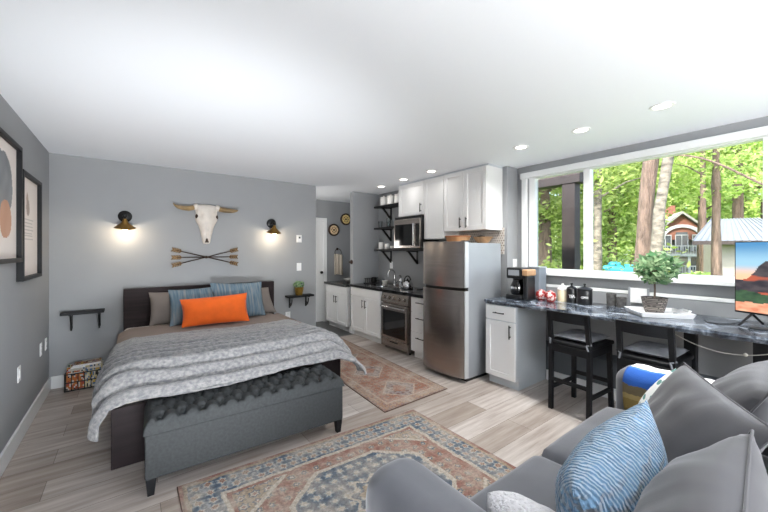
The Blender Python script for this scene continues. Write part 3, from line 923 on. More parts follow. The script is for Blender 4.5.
def worn(c, x, y, s=0):
    n = nz(x*7+s, y*7) + .6*nz(x*23+s, y*23, 2)
    c = blend(c, crm, max(0, min(.75, .30 + .55*n)))
    k = 1 + .34*nz(x*60+s, y*60, 5) + .30*nz(x*130, y*130, s)
    return tuple(max(0, q*k*.86) for q in c)
def motif(x, y, p):
    """repeating rosette: returns ring number"""
    x += .016*nz(x*14, y*14, 3); y += .016*nz(x*14, y*14, 8)
    a = (x/p) % 1 - .5; c = (y/p) % 1 - .5
    r = math.hypot(a, c); th = math.atan2(c, a)
    return r*(1 + .22*math.cos(6*th))
RW, RH = 1.82, 1.44
def rug_a(u, v):
    x, y = u*RW, v*RH
    wob = .012*nz(x*9, y*9)
    e = min(x, RW-x, y, RH-y) + wob
    cx, cy = x-RW*.52, y-RH*.5
    if e < .022: c = red
    elif e < .045: c = tan_
    elif e < .20:
        q = motif(x+.03, y+.02, .0725)
        c = blu if q > .42 else (lblu if q > .30 else (crm if q > .2 else (red if q > .1 else tan_)))
        if motif(x+.10, y+.09, .145) < .12: c = lblu
    elif e < .225: c = crm
    elif e < .25: c = red
    else:
        d = abs(cx)/.60 + abs(cy)/.50 + wob*2      # medallion
        dd = max(abs(cx)/.44, abs(cy)/.36, (abs(cx)/.44+abs(cy)/.36)*.68) + wob*2
        if dd < 1:
            q = motif(x, y, .075)
            c = blu if q > .34 else (lblu if q > .22 else crm)
            r = math.hypot(cx, cy)*(1+.15*math.cos(8*math.atan2(cy, cx)))
            if r < .09: c = tan_
            if r < .055: c = red
            if .13 < r < .15: c = crm
        elif dd < 1.07: c = crm
        elif d < 1.55:
            q = motif(x+.05, y, .085)
            c = red if q > .3 else (tan_ if q > .2 else (blu if q > .1 else crm))
        elif d < 1.62: c = crm
        else:
            q = motif(x, y+.04, .08)
            c = tan_ if q > .35 else (blu if q > .24 else (crm if q > .12 else red))
    return worn(c, x, y)
rug('area_rug', 'faded blue, red and cream medallion rug between the bench and the sofa', [(.232, 2.402, 0), (2.046, 2.285, 0), (2.046, .87, 0), (.232, .96, 0)], 340, 280, rug_a)
def rug_b(u, v):
    x, y = u*.84, v*2.46
    wob = .012*nz(x*9, y*9, 4)
    e = min(x, .84-x, y, 2.46-y) + wob
    if e < .015: c = dk
    elif e < .10:
        q = motif(x, y, .05); c = tan_ if q > .35 else (red if q > .2 else lblu)
    elif e < .12: c = crm
    else:
        cx = x-.42; cy = (y % .62)-.31
        d = abs(cx)/.27 + abs(cy)/.29 + wob*2
        if d < .35: c = red
        elif d < .75:
            q = motif(x, y, .06); c = lblu if q > .3 else dk
        elif d < .83: c = crm
        else:
            q = motif(x+.03, y, .065); c = red if q > .28 else (tan_ if q > .16 else blu)
    c = blend(c, hx('#a8765f'), .35)
    return worn(c, x, y, 9)
rug('runner_rug', 'faded rust red patterned runner along the kitchen units', [(1.815, 2.405, 0), (2.645, 2.425, 0), (2.775, 4.87, 0), (1.945, 4.85, 0)], 150, 400, rug_b)

# ---------------------------------------------------------------- sofa
sofa = thing('sofa', 'grey two seat sofa with rounded arms, seen over its back', 'sofa', (1.74, .4, 0))
b = bm_new(); box(b, .74, 2.74, -.14, .86, .09, .33); obj('base', b, M['sofa'], sofa, bevel=.03, seg=4)
b = bm_new(); box(b, .90, 2.60, -.16, .10, .30, .76); obj('back_frame', b, M['sofa'], sofa, bevel=.07, seg=5)
b = bm_new(); box(b, .675, .945, -.15, 1.085, .085, .645); obj('arm', b, M['sofa'], sofa, bevel=.112, seg=8)
b = bm_new(); box(b, 2.52, 2.78, -.15, .87, .085, .68); obj('arm', b, M['sofa'], sofa, bevel=.075, seg=6)
def seat(x0, x1):
    b = bm_new(); n = 26
    def top(u, v):
        x = x0 + u*(x1-x0); y = .06 + v*.86
        e = min(u, 1-u)*(x1-x0); f = (1-v)*.86
        dome = .045*(1-(2*u-1)**4)*(1-(2*v-1)**4)
        r = .06
        k = min(e, f, v*.86)
        ed = 1 if k > r else math.sqrt(max(0, 1-(1-k/r)**2))
        return (x, y, .335 + .105*ed + dome + .006*nz(x*5, y*5))
    g, _ = grid(b, n, n, top)
    loop = [g[i][0] for i in range(n)] + [g[n][j] for j in range(n)] + [g[n-i][n] for i in range(n)] + [g[0][n-j] for j in range(n)]
    low = [b.verts.new((v.co.x, v.co.y, .31)) for v in loop]
    for i in range(len(loop)):
        j = (i+1) % len(loop); b.faces.new((loop[i], loop[j], low[j], low[i]))
    b.faces.new(low)
    return b
obj('seat_cushion', seat(.95, 1.645), M['sofa'], sofa, smooth=75)
obj('seat_cushion', seat(1.65, 2.515), M['sofa'], sofa, smooth=75)
for (x, y) in ((.80, .78), (2.68, .78), (.80, -.06), (2.68, -.06)):
    b = bm_new(); lathe(b, [(.022, 0), (.03, .09)], (x, y, 0), 'Z', 14); obj('leg', b, M['blackwood'], sofa)
def sofa_cushion(name, label, cat, A, B, C, D, th, m, group=None, **k):
    return mk_pillow(name, label, cat, A, B, C, D, th, m, group, pipe=.0042, **k)
G = 'loose grey back cushions on the sofa'
sofa_cushion('sofa_cushion', 'grey back cushion nearest the camera, its seam running down the photo', 'cushion',
   (.80, .09, .90), (1.475, .145, .915), (1.47, .33, .49), (.82, .29, .49), .25, M['sofalt'], G, wr=.016, seed=11, pinch=.03)
sofa_cushion('sofa_cushion', 'large grey cushion set at a slant in the middle of the sofa', 'cushion',
   (1.56, .10, .90), (2.12, .43, .91), (2.05, .60, .49), (1.47, .34, .49), .22, M['sofalt'], G, wr=.016, seed=12, pinch=.03)
sofa_cushion('sofa_cushion', 'lumpy grey back cushion behind the slanted cushion, beside the far arm', 'cushion',
   (1.86, .14, .93), (2.50, .16, .93), (2.50, .40, .50), (1.90, .36, .50), .24, M['sofalt'], G, wr=.018, seed=14, pinch=.03)
# blue ruched pillow
m, nt, bs, N, L = new_mat('blue_ruched_velvet')
bs.inputs['Base Color'].default_value = lin('#6f95b6'); bs.inputs['Roughness'].default_value = .75; bs.inputs['Sheen Weight'].default_value = .5
tc = N.new('ShaderNodeTexCoord'); mp = N.new('ShaderNodeMapping'); L.new(tc.outputs['Object'], mp.inputs['Vector'])
mp.inputs['Rotation'].default_value = (R(0), R(18), 0)
wv = N.new('ShaderNodeTexWave'); wv.wave_type = 'BANDS'; wv.bands_direction = 'X'
wv.inputs['Scale'].default_value = 24; wv.inputs['Distortion'].default_value = 6; wv.inputs['Detail'].default_value = 3; wv.inputs['Detail Scale'].default_value = 1.1
L.new(mp.outputs['Vector'], wv.inputs['Vector'])
wv2 = N.new('ShaderNodeTexWave'); wv2.wave_type = 'BANDS'; wv2.bands_direction = 'Z'
wv2.inputs['Scale'].default_value = 9; wv2.inputs['Distortion'].default_value = 6.0; wv2.inputs['Detail'].default_value = 2; wv2.inputs['Detail Scale'].default_value = 2
L.new(mp.outputs['Vector'], wv2.inputs['Vector'])
ad = N.new('ShaderNodeMath'); ad.operation = 'MULTIPLY_ADD'; ad.inputs[1].default_value = 1.6
L.new(wv2.outputs['Fac'], ad.inputs[0]); L.new(wv.outputs['Fac'], ad.inputs[2])
bp = N.new('ShaderNodeBump'); bp.inputs['Strength'].default_value = 1; bp.inputs['Distance'].default_value = .009
L.new(ad.outputs[0], bp.inputs['Height']); L.new(bp.outputs['Normal'], bs.inputs['Normal'])
M['ruched'] = m
mk_pillow('ruched_pillow', 'light blue ruched velvet pillow on the sofa', 'pillow',
   (.95, .42, .80), (1.47, .40, .92), (1.56, .44, .50), (1.03, .46, .47), .26, M['ruched'], wr=.006, seed=21, pinch=.04)
# leaf print pillow
def mat_leafprint():
    m, nt, b, N, L = new_mat('leaf_print_cotton')
    tc = N.new('ShaderNodeTexCoord'); mp = N.new('ShaderNodeMapping'); mp.inputs['Scale'].default_value = (9, 9, 22); mp.inputs['Rotation'].default_value = (.4, .6, .3)
    L.new(tc.outputs['Object'], mp.inputs['Vector'])
    v = N.new('ShaderNodeTexVoronoi'); v.inputs['Scale'].default_value = 1.3; v.feature = 'F1'
    L.new(mp.outputs['Vector'], v.inputs['Vector'])
    r = N.new('ShaderNodeValToRGB'); cr = r.color_ramp; cr.interpolation = 'CONSTANT'
    cr.elements[0].position = 0; cr.elements[0].color = lin('#5f8f86')
    cr.elements[1].position = .36; cr.elements[1].color = lin('#e6e8e6')
    L.new(v.outputs['Distance'], r.inputs['Fac']); L.new(r.outputs['Color'], b.inputs['Base Color']); b.inputs['Roughness'].default_value = .9
    return m
M['leafprint'] = mat_leafprint()
mk_pillow('leaf_print_pillow', 'white pillow with green leaf print, mostly hidden behind the slanted grey cushion', 'pillow',
   (1.98, .40, .80), (2.30, .50, .83), (2.28, .67, .55), (2.02, .55, .55), .10, M['leafprint'], seed=31, pinch=.05)
# white fluffy pillow by the near arm
mk_pillow('fluffy_pillow', 'white fluffy pillow beside the near sofa arm, mostly below the frame', 'pillow',
   (.99, .72, .61), (.99, .36, .66), (1.06, .34, .47), (1.06, .74, .47), .15, M['furwhite'], seed=33, wr=.010, pinch=-.06, pw=3)
# striped blanket on the far arm
m, nt, bs, N, L = new_mat('striped_blanket_wool')
tc = N.new('ShaderNodeTexCoord'); sp = N.new('ShaderNodeSeparateXYZ'); L.new(tc.outputs['UV'], sp.inputs[0])
r = N.new('ShaderNodeValToRGB'); cr = r.color_ramp; cr.interpolation = 'CONSTANT'
cr.elements[0].position = 0; cr.elements[0].color = lin('#8a7440')
cr.elements[1].position = .06; cr.elements[1].color = lin('#8a7440')
for p, c in ((.11, '#a08b58'), (.15, '#6d6148'), (.215, '#2a5cae'), (.36, '#4b80c6'), (.40, '#e9e8e6'), (.62, '#b9bdc2')):
    e = cr.elements.new(p); e.color = lin(c)
n1 = N.new('ShaderNodeTexNoise'); n1.inputs['Scale'].default_value = 40; L.new(tc.outputs['Object'], n1.inputs['Vector'])
ma = N.new('ShaderNodeMath'); ma.operation = 'MULTIPLY_ADD'; ma.inputs[1].default_value = .03; L.new(n1.outputs['Fac'], ma.inputs[0]); L.new(sp.outputs['Y'], ma.inputs[2])
L.new(ma.outputs[0], r.inputs['Fac']); L.new(r.outputs['Color'], bs.inputs['Base Color']); bs.inputs['Roughness'].default_value = 1
bp = N.new('ShaderNodeBump'); bp.inputs['Strength'].default_value = .6; bp.inputs['Distance'].default_value = .006
n3 = N.new('ShaderNodeTexNoise'); n3.inputs['Scale'].default_value = 160; L.new(tc.outputs['Object'], n3.inputs['Vector'])
L.new(n3.outputs['Fac'], bp.inputs['Height']); L.new(bp.outputs['Normal'], bs.inputs['Normal'])
M['stripe'] = m
b = bm_new(); nu, nv = 30, 40
uvl = b.loops.layers.uv.new('UVMap')
def blk(u, v):
    y = .80 - .48*u
    # profile over the arm: inner face (x=2.51) up, across the top, down outside
    s = v*.80
    r_ = .075
    zi = .44
    L1 = .68-r_-zi
    if s < L1: x, z = 2.508, zi + s
    elif s < L1 + r_*PI/2:
        a = (s-L1)/r_; x, z = 2.508 + r_*(1-math.cos(a)), .68-r_+r_*math.sin(a)+.008
    elif s < L1 + r_*PI/2 + .11: x, z = 2.508+r_+(s-L1-r_*PI/2), .688
    elif s < L1 + r_*PI + .11:
        a = (s-L1-r_*PI/2-.11)/r_; x, z = 2.508+r_+.11+r_*math.sin(a)+.008, .688-r_+r_*math.cos(a)
    else:
        x, z = 2.79, .688-r_-(s-L1-r_*PI-.11)
    return (x - .003*math.sin(y*60)*(1 if v < .5 else -1), y + .008*math.sin(v*9), z + .003*math.sin(y*40+v*5))
g, fs = grid(b, nu, nv, blk)
k = 0
for i in range(nu):
    for j in range(nv):
        for lp, (a, c) in zip(fs[k].loops, ((i, j), (i+1, j), (i+1, j+1), (i, j+1))): lp[uvl].uv = (a/nu, c/nv)
        k += 1
o = obj('striped_blanket', b, M['stripe'], None, smooth=80)
so = o.modifiers.new('Solidify', 'SOLIDIFY'); so.thickness = .008; so.offset = 0
tag(o, 'folded blanket with blue, white and gold stripes over the far sofa arm', 'blanket')

# ---------------------------------------------------------------- light levels
SKY, SUN, FILL, EXPO = .6, 7.5, 90, .72
DL = [(3.071, 1.846, 'round recessed ceiling light above the counter, nearest the wall cabinets of the row of three'), (3.041, 1.281, 'round recessed ceiling light above the counter, middle of the row of three'),
      (2.989, .725, 'round recessed ceiling light above the counter, largest and nearest the camera'), (3.20, 4.33, 'small round recessed ceiling light in front of the top open shelf'),
      (3.13, 3.70, 'small round recessed ceiling light in front of the short wall cabinet'), (3.09, 3.10, 'small round recessed ceiling light in front of the narrow wall cabinet')]

# ---------------------------------------------------------------- kitchen joinery (fronts face -X)
def shaker(name, xf, y0, y1, z0, z1, parent, m=None, fw=.055, flat=False):
    g = .003; y0 += g; y1 -= g; z0 += g; z1 -= g
    b = bm_new(); x0 = xf-.02
    if flat: box(b, x0, xf, y0, y1, z0, z1)
    else:
        box(b, x0, xf, y0, y0+fw, z0, z1); box(b, x0, xf, y1-fw, y1, z0, z1)
        box(b, x0, xf, y0+fw, y1-fw, z0, z0+fw); box(b, x0, xf, y0+fw, y1-fw, z1-fw, z1)
        box(b, xf-.010, xf, y0+fw-.002, y1-fw+.002, z0+fw-.002, z1-fw+.002)
    return obj(name, b, m or M['cab'], parent, bevel=.002)
def pull(parent, x, y, z, ln, vert):
    b = bm_new(); x -= .02
    d = (0, 0, ln/2) if vert else (0, ln/2, 0)
    p0 = (x-.028, y-d[1], z-d[2]); p1 = (x-.028, y+d[1], z+d[2])
    tube(b, [p0, p1], .006, 8)
    for s in (-.7, .7):
        q = (x-.028, y+d[1]*s, z+d[2]*s); tube(b, [q, (x, q[1], q[2])], .005, 8)
    return obj('handle', b, M['black'], parent)

def base_cabinet(label, xf, xb, y0, y1, ztop, layout, side='cab'):
    t = thing('base_cabinet', label, 'cabinet', ((xf+xb)/2, (y0+y1)/2, 0))
    b = bm_new(); box(b, xf, xb, y0, y1, .1, ztop); obj('carcass', b, M[side], t, bevel=.002)
    b = bm_new(); box(b, xf+.05, xb, y0+.002, y1, 0, .1); obj('toe_kick', b, M[side], t, smooth=0)
    if layout == 'doors':
        o = shaker('false_front', xf, y0, y1, ztop-.14, ztop, t, flat=True)
        ym = (y0+y1)/2
        d = shaker('door', xf, y0, ym, .1, ztop-.145, t); pull(d, xf, ym-.04, ztop-.25, .13, True)
        d = shaker('door', xf, ym, y1, .1, ztop-.145, t); pull(d, xf, ym+.04, ztop-.25, .13, True)
    elif layout == 'drawers':
        zs = [.1, .36, .62, ztop]
        for a, c in zip(zs, zs[1:]):
            d = shaker('drawer', xf, y0, y1, a, c, t, flat=True); pull(d, xf, (y0+y1)/2, c-.07, .15, False)
    else:
        d = shaker('drawer', xf, y0, y1, ztop-.16, ztop-.005, t, flat=True); pull(d, xf, (y0+y1)/2, ztop-.08, .13, False)
        d = shaker('door', xf, y0, y1, .1, ztop-.165, t); pull(d, xf, y0+.05, ztop-.26, .14, True)
    return t
base_cabinet('white kitchen sink cabinet with two doors between the stove and the stub wall', 3.05, XK-.004, 4.125, 4.985, .825, 'doors')
base_cabinet('white three drawer cabinet between the stove and the fridge', 3.05, XK-.004, 3.03, 3.43, .825, 'drawers')
base_cabinet('white two door vanity cabinet in the passage beyond the kitchen', 3.05, XW-.004, 5.115, 5.90, .80, 'doors')
base_cabinet('white cabinet with one drawer and one door under the coffee maker', 3.145, 3.74, 1.945, 2.30, .865, 'combo', 'cabgrey')

def counter(label, x0, x1, y0, y1, z0, z1):
    b = bm_new(); box(b, x0, x1, y0, y1, z0, z1); o = obj('countertop', b, M['darkcounter'], None, bevel=.004); return tag(o, label, 'countertop')
counter('dark granite countertop over the kitchen sink cabinet', 3.005, XK-.001, 4.112, 4.995, .826, .866)
counter('short dark granite countertop between the stove and the fridge', 3.005, XK-.001, 3.03, 3.478, .826, .866)
counter('dark granite vanity top in the passage beyond the kitchen', 3.0, XW-.001, 5.105, 5.93, .801, .84)

# stove
st = thing('stove', 'stainless steel stove with black oven window in the kitchen run', 'stove', (3.32, 3.795, 0))
SY0, SY1 = 3.49, 4.10
b = bm_new(); box(b, 3.06, 3.60, SY0, SY1, .03, .82); obj('body', b, M['steel'], st, bevel=.003)
b = bm_new(); box(b, 3.03, 3.60, SY0-.004, SY1+.004, .82, .865); obj('cooktop', b, M['blackglass'], st, bevel=.004)
b = bm_new(); prism(b, [(3.06, .675), (3.03, .68), (3.02, .70), (3.045, .82), (3.06, .82)], SY0, SY1, 'Y'); cp = obj('control_panel', b, M['steel'], st, bevel=.002)
for k in range(5):
    y = SY0+.075+k*.115
    b = bm_new(); lathe(b, [(.024, 0), (.022, -.02), (.017, -.024)], (3.032, y, .755), 'X', 18); obj('knob', b, M['steel'], cp)
b = bm_new(); box(b, 3.022, 3.06, SY0+.004, SY1-.004, .165, .665); od = obj('oven_door', b, M['steel'], st, bevel=.004)
b = bm_new(); box(b, 3.018, 3.024, SY0+.055, SY1-.055, .20, .575); obj('window', b, M['blackglass'], od, bevel=.002)
b = bm_new(); tube(b, [(2.985, SY0+.04, .625), (2.985, SY1-.04, .625)], .011, 12)
for y in (SY0+.08, SY1-.08): tube(b, [(2.985, y, .625), (3.024, y, .625)], .008, 8)
obj('handle', b, M['chrome'], od)
b = bm_new(); box(b, 3.025, 3.06, SY0+.004, SY1-.004, .035, .16); sd = obj('drawer', b, M['steel'], st, bevel=.004)
b = bm_new(); box(b, 3.018, 3.03, SY0+.22, SY1-.22, .115, .13); obj('handle', b, M['black'], sd, bevel=.003)
for (x, y) in ((3.10, SY0+.04), (3.10, SY1-.04), (3.56, SY0+.04), (3.56, SY1-.04)):
    b = bm_new(); lathe(b, [(.018, 0), (.018, .032)], (x, y, 0), 'Z', 12); obj('foot', b, M['black'], st)
for (x, y, r_) in ((3.19, SY0+.16, .07), (3.19, SY1-.16, .085), (3.45, SY0+.16, .085), (3.45, SY1-.16, .07)):
    b = bm_new(); lathe(b, [(r_-.006, .8655), (r_, .8665), (r_+.006, .8655)], (x, y, 0), 'Z', 28); obj('burner_ring', b, M['steelside'], st)

# fridge
M['satin'] = mat('satin_silver_edge', '#c4c6c8', .45, .3, var=(3, .04))
fr = thing('fridge', 'tall stainless steel fridge with freezer on top, beside the coffee cabinet', 'fridge', (3.22, 2.69, 0))
FY0, FY1 = 2.395, 3.015
b = bm_new(); box(b, 2.955, 3.56, FY0+.005, FY1-.005, .04, 1.53); obj('body', b, M['steelside'], fr, bevel=.006)
b = bm_new(); box(b, 2.96, 3.5, FY0+.03, FY1-.03, .0, .045); obj('plinth', b, M['black'], fr, smooth=0)
def bowed(z0, z1):
    b = bm_new(); n = 18
    poly = [(2.95, FY0), (2.95, FY1)]
    for k in range(n+1):
        t = k/n; y = FY1 + (FY0-FY1)*t
        poly.append((2.865 + .03*t - .055*(1-(2*t-1)**2)**.8, y))
    prism(b, poly, z0, z1, 'Z'); return b
d1 = obj('freezer_door', bowed(1.035, 1.545), M['steel'], fr, bevel=.004, smooth=30)
d2 = obj('fridge_door', bowed(.05, 1.005), M['steel'], fr, bevel=.004, smooth=30)
b = bm_new(); box(b, 2.90, 2.96, FY0+.01, FY1-.01, 1.0, 1.04); obj('door_gap', b, M['black'], fr, smooth=0)
for d, z0, z1 in ((d1, 1.04, 1.54), (d2, .055, 1.0)):
    b = bm_new(); box(b, 2.885, 2.945, FY0-.012, FY0+.004, z0, z1); obj('handle_edge', b, M['satin'], d, bevel=.005)
b = bm_new(); box(b, 2.90, 2.99, FY1-.06, FY1-.01, 1.53, 1.555); box(b, 2.90, 2.99, FY0+.01, FY0+.06, 1.53, 1.555); obj('hinge_cover', b, M['blackplastic'], fr, bevel=.004)
# on the fridge
t = thing('wicker_tray', 'woven tan tray lying on top of the fridge at the back left', 'tray', (3.28, 2.80, 1.53))
b = bm_new(); lathe(b, [(.0, .004), (.12, .004), (.15, .085), (.155, .085), (.128, 0), (0, 0)], (3.25, 2.80, 1.531), 'Z', 30); obj('bowl', b, M['wood'], t)
b = bm_new(); tube(b, [(3.25+.153*math.cos(a), 2.80+.153*math.sin(a), 1.616) for a in [i/24*2*PI for i in range(25)]], .008, 8); obj('rim', b, M['leather'], t)
t = thing('serving_bowl', 'shallow pale wooden bowl on top of the fridge, nearer the window', 'bowl', (3.36, 2.52, 1.53))
b = bm_new(); lathe(b, [(.0, .006), (.05, .006), (.115, .075), (.12, .075), (.06, 0), (0, 0)], (3.36, 2.51, 1.531), 'Z', 30); obj('bowl', b, M['wood'], t)
b = bm_new(); ball(b, (3.34, 2.52, 1.60), .055, 14, (1.2, .9, .45)); obj('cloth', b, M['black'], t)
b = bm_new(); box(b, 3.0, 3.16, 2.60, 2.90, 1.531, 1.545); o = obj('cutting_board', b, M['leather'], None, bevel=.006); tag(o, 'reddish cutting board lying flat on the front of the fridge top', 'cutting board')

# upper cabinets
def upper(label, y0, y1, z0, z1, nd, hy):
    t = thing('wall_cabinet', label, 'cabinet', (3.47, (y0+y1)/2, z0))
    b = bm_new(); box(b, 3.335, XK, y0, y1, z0, z1); obj('carcass', b, M['cab'], t, bevel=.002)
    w = (y1-y0)/nd
    for k in range(nd):
        d = shaker('door', 3.335, y0+k*w, y0+(k+1)*w, z0, z1, t)
        if hy[k] is not None: pull(d, 3.335, hy[k], z0+.10, .13, True)
    b = bm_new(); box(b, 3.345, XK, y0, y1, z1, H); obj('filler_strip', b, M['cabgrey'], t, smooth=0)
    return t
upper('white short wall cabinet above the microwave', 3.478, 4.04, 1.955, 2.435, 1, [3.53])
upper('white narrow full height wall cabinet between the microwave and the fridge', 3.105, 3.474, 1.60, 2.437, 1, [None])
upper('white two door wall cabinet above the fridge', 2.425, 3.10, 1.69, 2.44, 2, [2.715, 2.81])

# microwave
mw = thing('microwave', 'stainless steel microwave with black door under the short wall cabinet', 'microwave', (3.43, 3.76, 1.468))
b = bm_new(); box(b, 3.27, XK, 3.485, 4.065, 1.48, 1.945); obj('body', b, M['blackplastic'], mw, bevel=.004)
b = bm_new(); box(b, 3.245, 3.272, 3.485, 4.065, 1.48, 1.905); fp = obj('door', b, M['steel'], mw, bevel=.004)
b = bm_new(); box(b, 3.24, 3.247, 3.61, 4.035, 1.515, 1.83); obj('window', b, M['blackglass'], fp, bevel=.003)
b = bm_new(); box(b, 3.24, 3.247, 3.495, 3.575, 1.50, 1.83); obj('keypad', b, M['blackglass'], fp, bevel=.003)
b = bm_new(); tube(b, [(3.215, 3.592, 1.52), (3.215, 3.592, 1.83)], .009, 10)
for z in (1.55, 1.80): tube(b, [(3.215, 3.592, z), (3.247, 3.592, z)], .007, 8)
obj('handle', b, M['chrome'], fp)

# open shelves
def open_shelf(label, y0, y1, z, brs):
    t = thing('wall_shelf', label, 'shelf', (3.51, (y0+y1)/2, z-.24), 'black open shelves in the kitchen')
    b = bm_new(); box(b, 3.40, XK, y0, y1, z-.03, z); obj('board', b, M['blackwood'], t, bevel=.003)
    for y in brs:
        b = bm_new(); box(b, XK-.016, XK, y-.014, y+.014, z-.235, z-.03); box(b, 3.41, XK, y-.014, y+.014, z-.042, z-.03)
        hexa(b, [(3.43, y-.012, z-.042), (3.465, y-.012, z-.042), (3.465, y+.012, z-.042), (3.43, y+.012, z-.042)],
                [(XK-.016, y-.012, z-.235), (XK-.016, y-.012, z-.19), (XK-.016, y+.012, z-.19), (XK-.016, y+.012, z-.235)])
        obj('bracket', b, M['black'], t, smooth=0)
    return t
open_shelf('top black open shelf in the kitchen, holding white canisters', 4.07, 4.82, 2.205, (4.62,))
open_shelf('middle black open shelf in the kitchen, holding drinking glasses', 4.07, 4.82, 1.835, (4.62,))
open_shelf('lowest black open shelf in the kitchen, running under the microwave', 3.54, 4.82, 1.462, (4.62, 3.95))
for k, (y, w) in enumerate(((4.66, 'left'), (4.47, 'middle'), (4.27, 'right'))):
    t = thing('canister', 'white canister on the top kitchen shelf, %s of the three' % w, 'canister', (3.50, y, 2.206), 'white canisters on the top shelf')
    b = bm_new(); lathe(b, [(.062, 0), (.066, .01), (.066, .125), (.06, .13)], (3.50, y, 2.206), 'Z', 24); obj('body', b, M['white'], t)
    b = bm_new(); lathe(b, [(.064, .131), (.066, .15), (.03, .156), (.012, .16), (.016, .176), (0, .18)], (3.50, y, 2.206), 'Z', 24); obj('lid', b, M['white'], t)
gl = [('shortest stemless', 4.72, 3.47, .11), ('tall', 4.60, 3.55, .15), ('tall', 4.48, 3.47, .15), ('tall', 4.36, 3.55, .15), ('wide', 4.24, 3.48, .12)]
pos = ['leftmost', 'second from the left', 'middle one', 'second from the right', 'rightmost']
for k, (_, y, x, h_) in enumerate(gl):
    b = bm_new(); lathe(b, [(.0, 0), (.03, 0), (.036, h_), (.034, h_), (.028, .006), (0, .006)], (x, y, 1.836), 'Z', 20)
    tag(obj('drinking_glass', b, M['clear'], None), 'clear drinking glass on the middle kitchen shelf, ' + pos[k], 'glass', 'glasses on the middle shelf')
def mug(label, x, y, z, m=None, r_=.042, h_=.095, group=None, name='mug'):
    t = thing(name, label, 'cup', (x, y, z), group)
    b = bm_new(); lathe(b, [(0, 0), (r_*.9, 0), (r_, .012), (r_, h_), (r_-.004, h_), (r_-.005, .012), (0, .01)], (x, y, z), 'Z', 22); obj('cup', b, m or M['white'], t)
    b = bm_new(); tube(b, [(x-.03, y-r_*.8, z+h_*.8), (x-.04, y-r_*.8-.022, z+h_*.7), (x-.04, y-r_*.8-.024, z+h_*.4), (x-.03, y-r_*.8, z+h_*.25)], .006, 8); obj('handle', b, m or M['white'], t)
    return t
mug('tall white mug at the left end of the lowest kitchen shelf', 3.47, 4.70, 1.463, h_=.12, group='white crockery on the lowest shelf')
mug('white mug beside the plates on the lowest kitchen shelf', 3.50, 4.57, 1.463, group='white crockery on the lowest shelf')
for k in range(4):
    b = bm_new(); z = 1.463 + k*.012
    lathe(b, [(0, 0), (.06, 0), (.105, .016), (.105, .02), (.06, .005), (0, .005)], (3.51, 4.34, z), 'Z', 30)
    tag(obj('plate', b, M['white'], None), 'white plate in the stack on the lowest kitchen shelf, ' + ('bottom one', 'second from the bottom', 'third from the bottom', 'top one')[k], 'plate', 'white plates on the lowest shelf')
# counter clutter in the kitchen
t = thing('kettle', 'stainless steel kettle with black handle on the back of the stove', 'kettle', (3.36, 3.88, .866))
kx, ky, kz = 3.36, 3.88, .867
b = bm_new(); lathe(b, [(0, 0), (.085, 0), (.092, .02), (.085, .07), (.06, .115), (.035, .13), (0, .132)], (kx, ky, kz), 'Z', 28); obj('body', b, M['chrome'], t)
b = bm_new(); tube(b, [(kx-.075, ky+.02, kz+.06), (kx-.115, ky+.03, kz+.10), (kx-.125, ky+.033, kz+.125)], [.02, .013, .010], 10); obj('spout', b, M['chrome'], t)
b = bm_new(); tube(b, [(kx+.065*math.cos(a), ky, kz+.105+.085*math.sin(a)) for a in [i/14*PI for i in range(15)]], .009, 8); obj('handle', b, M['black'], t)
b = bm_new(); ball(b, (kx, ky, kz+.14), .014, 10); obj('lid_knob', b, M['black'], t)
t = thing('sink_basin', 'stainless steel sink set into the dark kitchen countertop', 'sink', (3.33, 4.5, .866))
b = bm_new(); lathe(b, [(.19, .0), (.19, .006), (.165, .006), (.15, .002), (.0, .001)], (3.31, 4.5, .866), 'Z', 32); obj('rim', b, M['chrome'], t)
t = thing('faucet', 'chrome gooseneck faucet behind the kitchen sink', 'faucet', (3.55, 4.42, .866))
b = bm_new(); tube(b, [(3.55, 4.42, .866), (3.55, 4.42, 1.05)] + [(3.55-.07+.07*math.cos(a), 4.42, 1.05+.07*math.sin(a)) for a in [i/10*PI for i in range(1, 11)]] + [(3.41, 4.42, 1.02)], .011, 10); obj('spout', b, M['chrome'], t)
b = bm_new(); tube(b, [(3.55, 4.40, .90), (3.55, 4.34, .93)], .008, 8); lathe(b, [(.024, 0), (.02, .012)], (3.55, 4.42, .867), 'Z', 16); obj('lever', b, M['chrome'], t)
t = thing('soap_bottle', 'clear soap bottle with pump between the kitchen sink and the stove', 'bottle', (3.50, 4.20, .866))
b = bm_new(); lathe(b, [(0, 0), (.03, 0), (.03, .10), (.012, .125), (.012, .135)], (3.50, 4.20, .867), 'Z', 18); obj('bottle', b, M['chrome'], t)
b = bm_new(); tube(b, [(3.50, 4.20, 1.0), (3.50, 4.20, 1.035), (3.46, 4.20, 1.035)], .006, 8); obj('pump', b, M['black'], t)
t = thing('dish_rack', 'black dish rack beside the kitchen sink near the stub wall', 'rack', (3.42, 4.82, .866))
b = bm_new()
for k in range(7): tube(b, [(3.30+k*.04, 4.72, .93), (3.30+k*.04, 4.72, .872), (3.30+k*.04, 4.93, .872), (3.30+k*.04, 4.93, .95)], .005, 6)
for (y, z) in ((4.72, .93), (4.93, .95), (4.72, .872), (4.93, .872)): tube(b, [(3.28, y, z), (3.56, y, z)], .006, 6)
obj('wires', b, M['black'], t)
b = bm_new(); box(b, 3.27, 3.57, 4.70, 4.95, .867, .878); obj('drip_tray', b, M['blackplastic'], t, bevel=.003)
mug('dark mug in the dish rack', 3.40, 4.82, .879, M['black'])
mug('small white bowl cup between the dish rack and the sink', 3.52, 4.66, .867, h_=.055, r_=.05)
t = thing('toaster', 'black toaster on the short countertop between the stove and the fridge', 'toaster', (3.45, 3.24, .866))
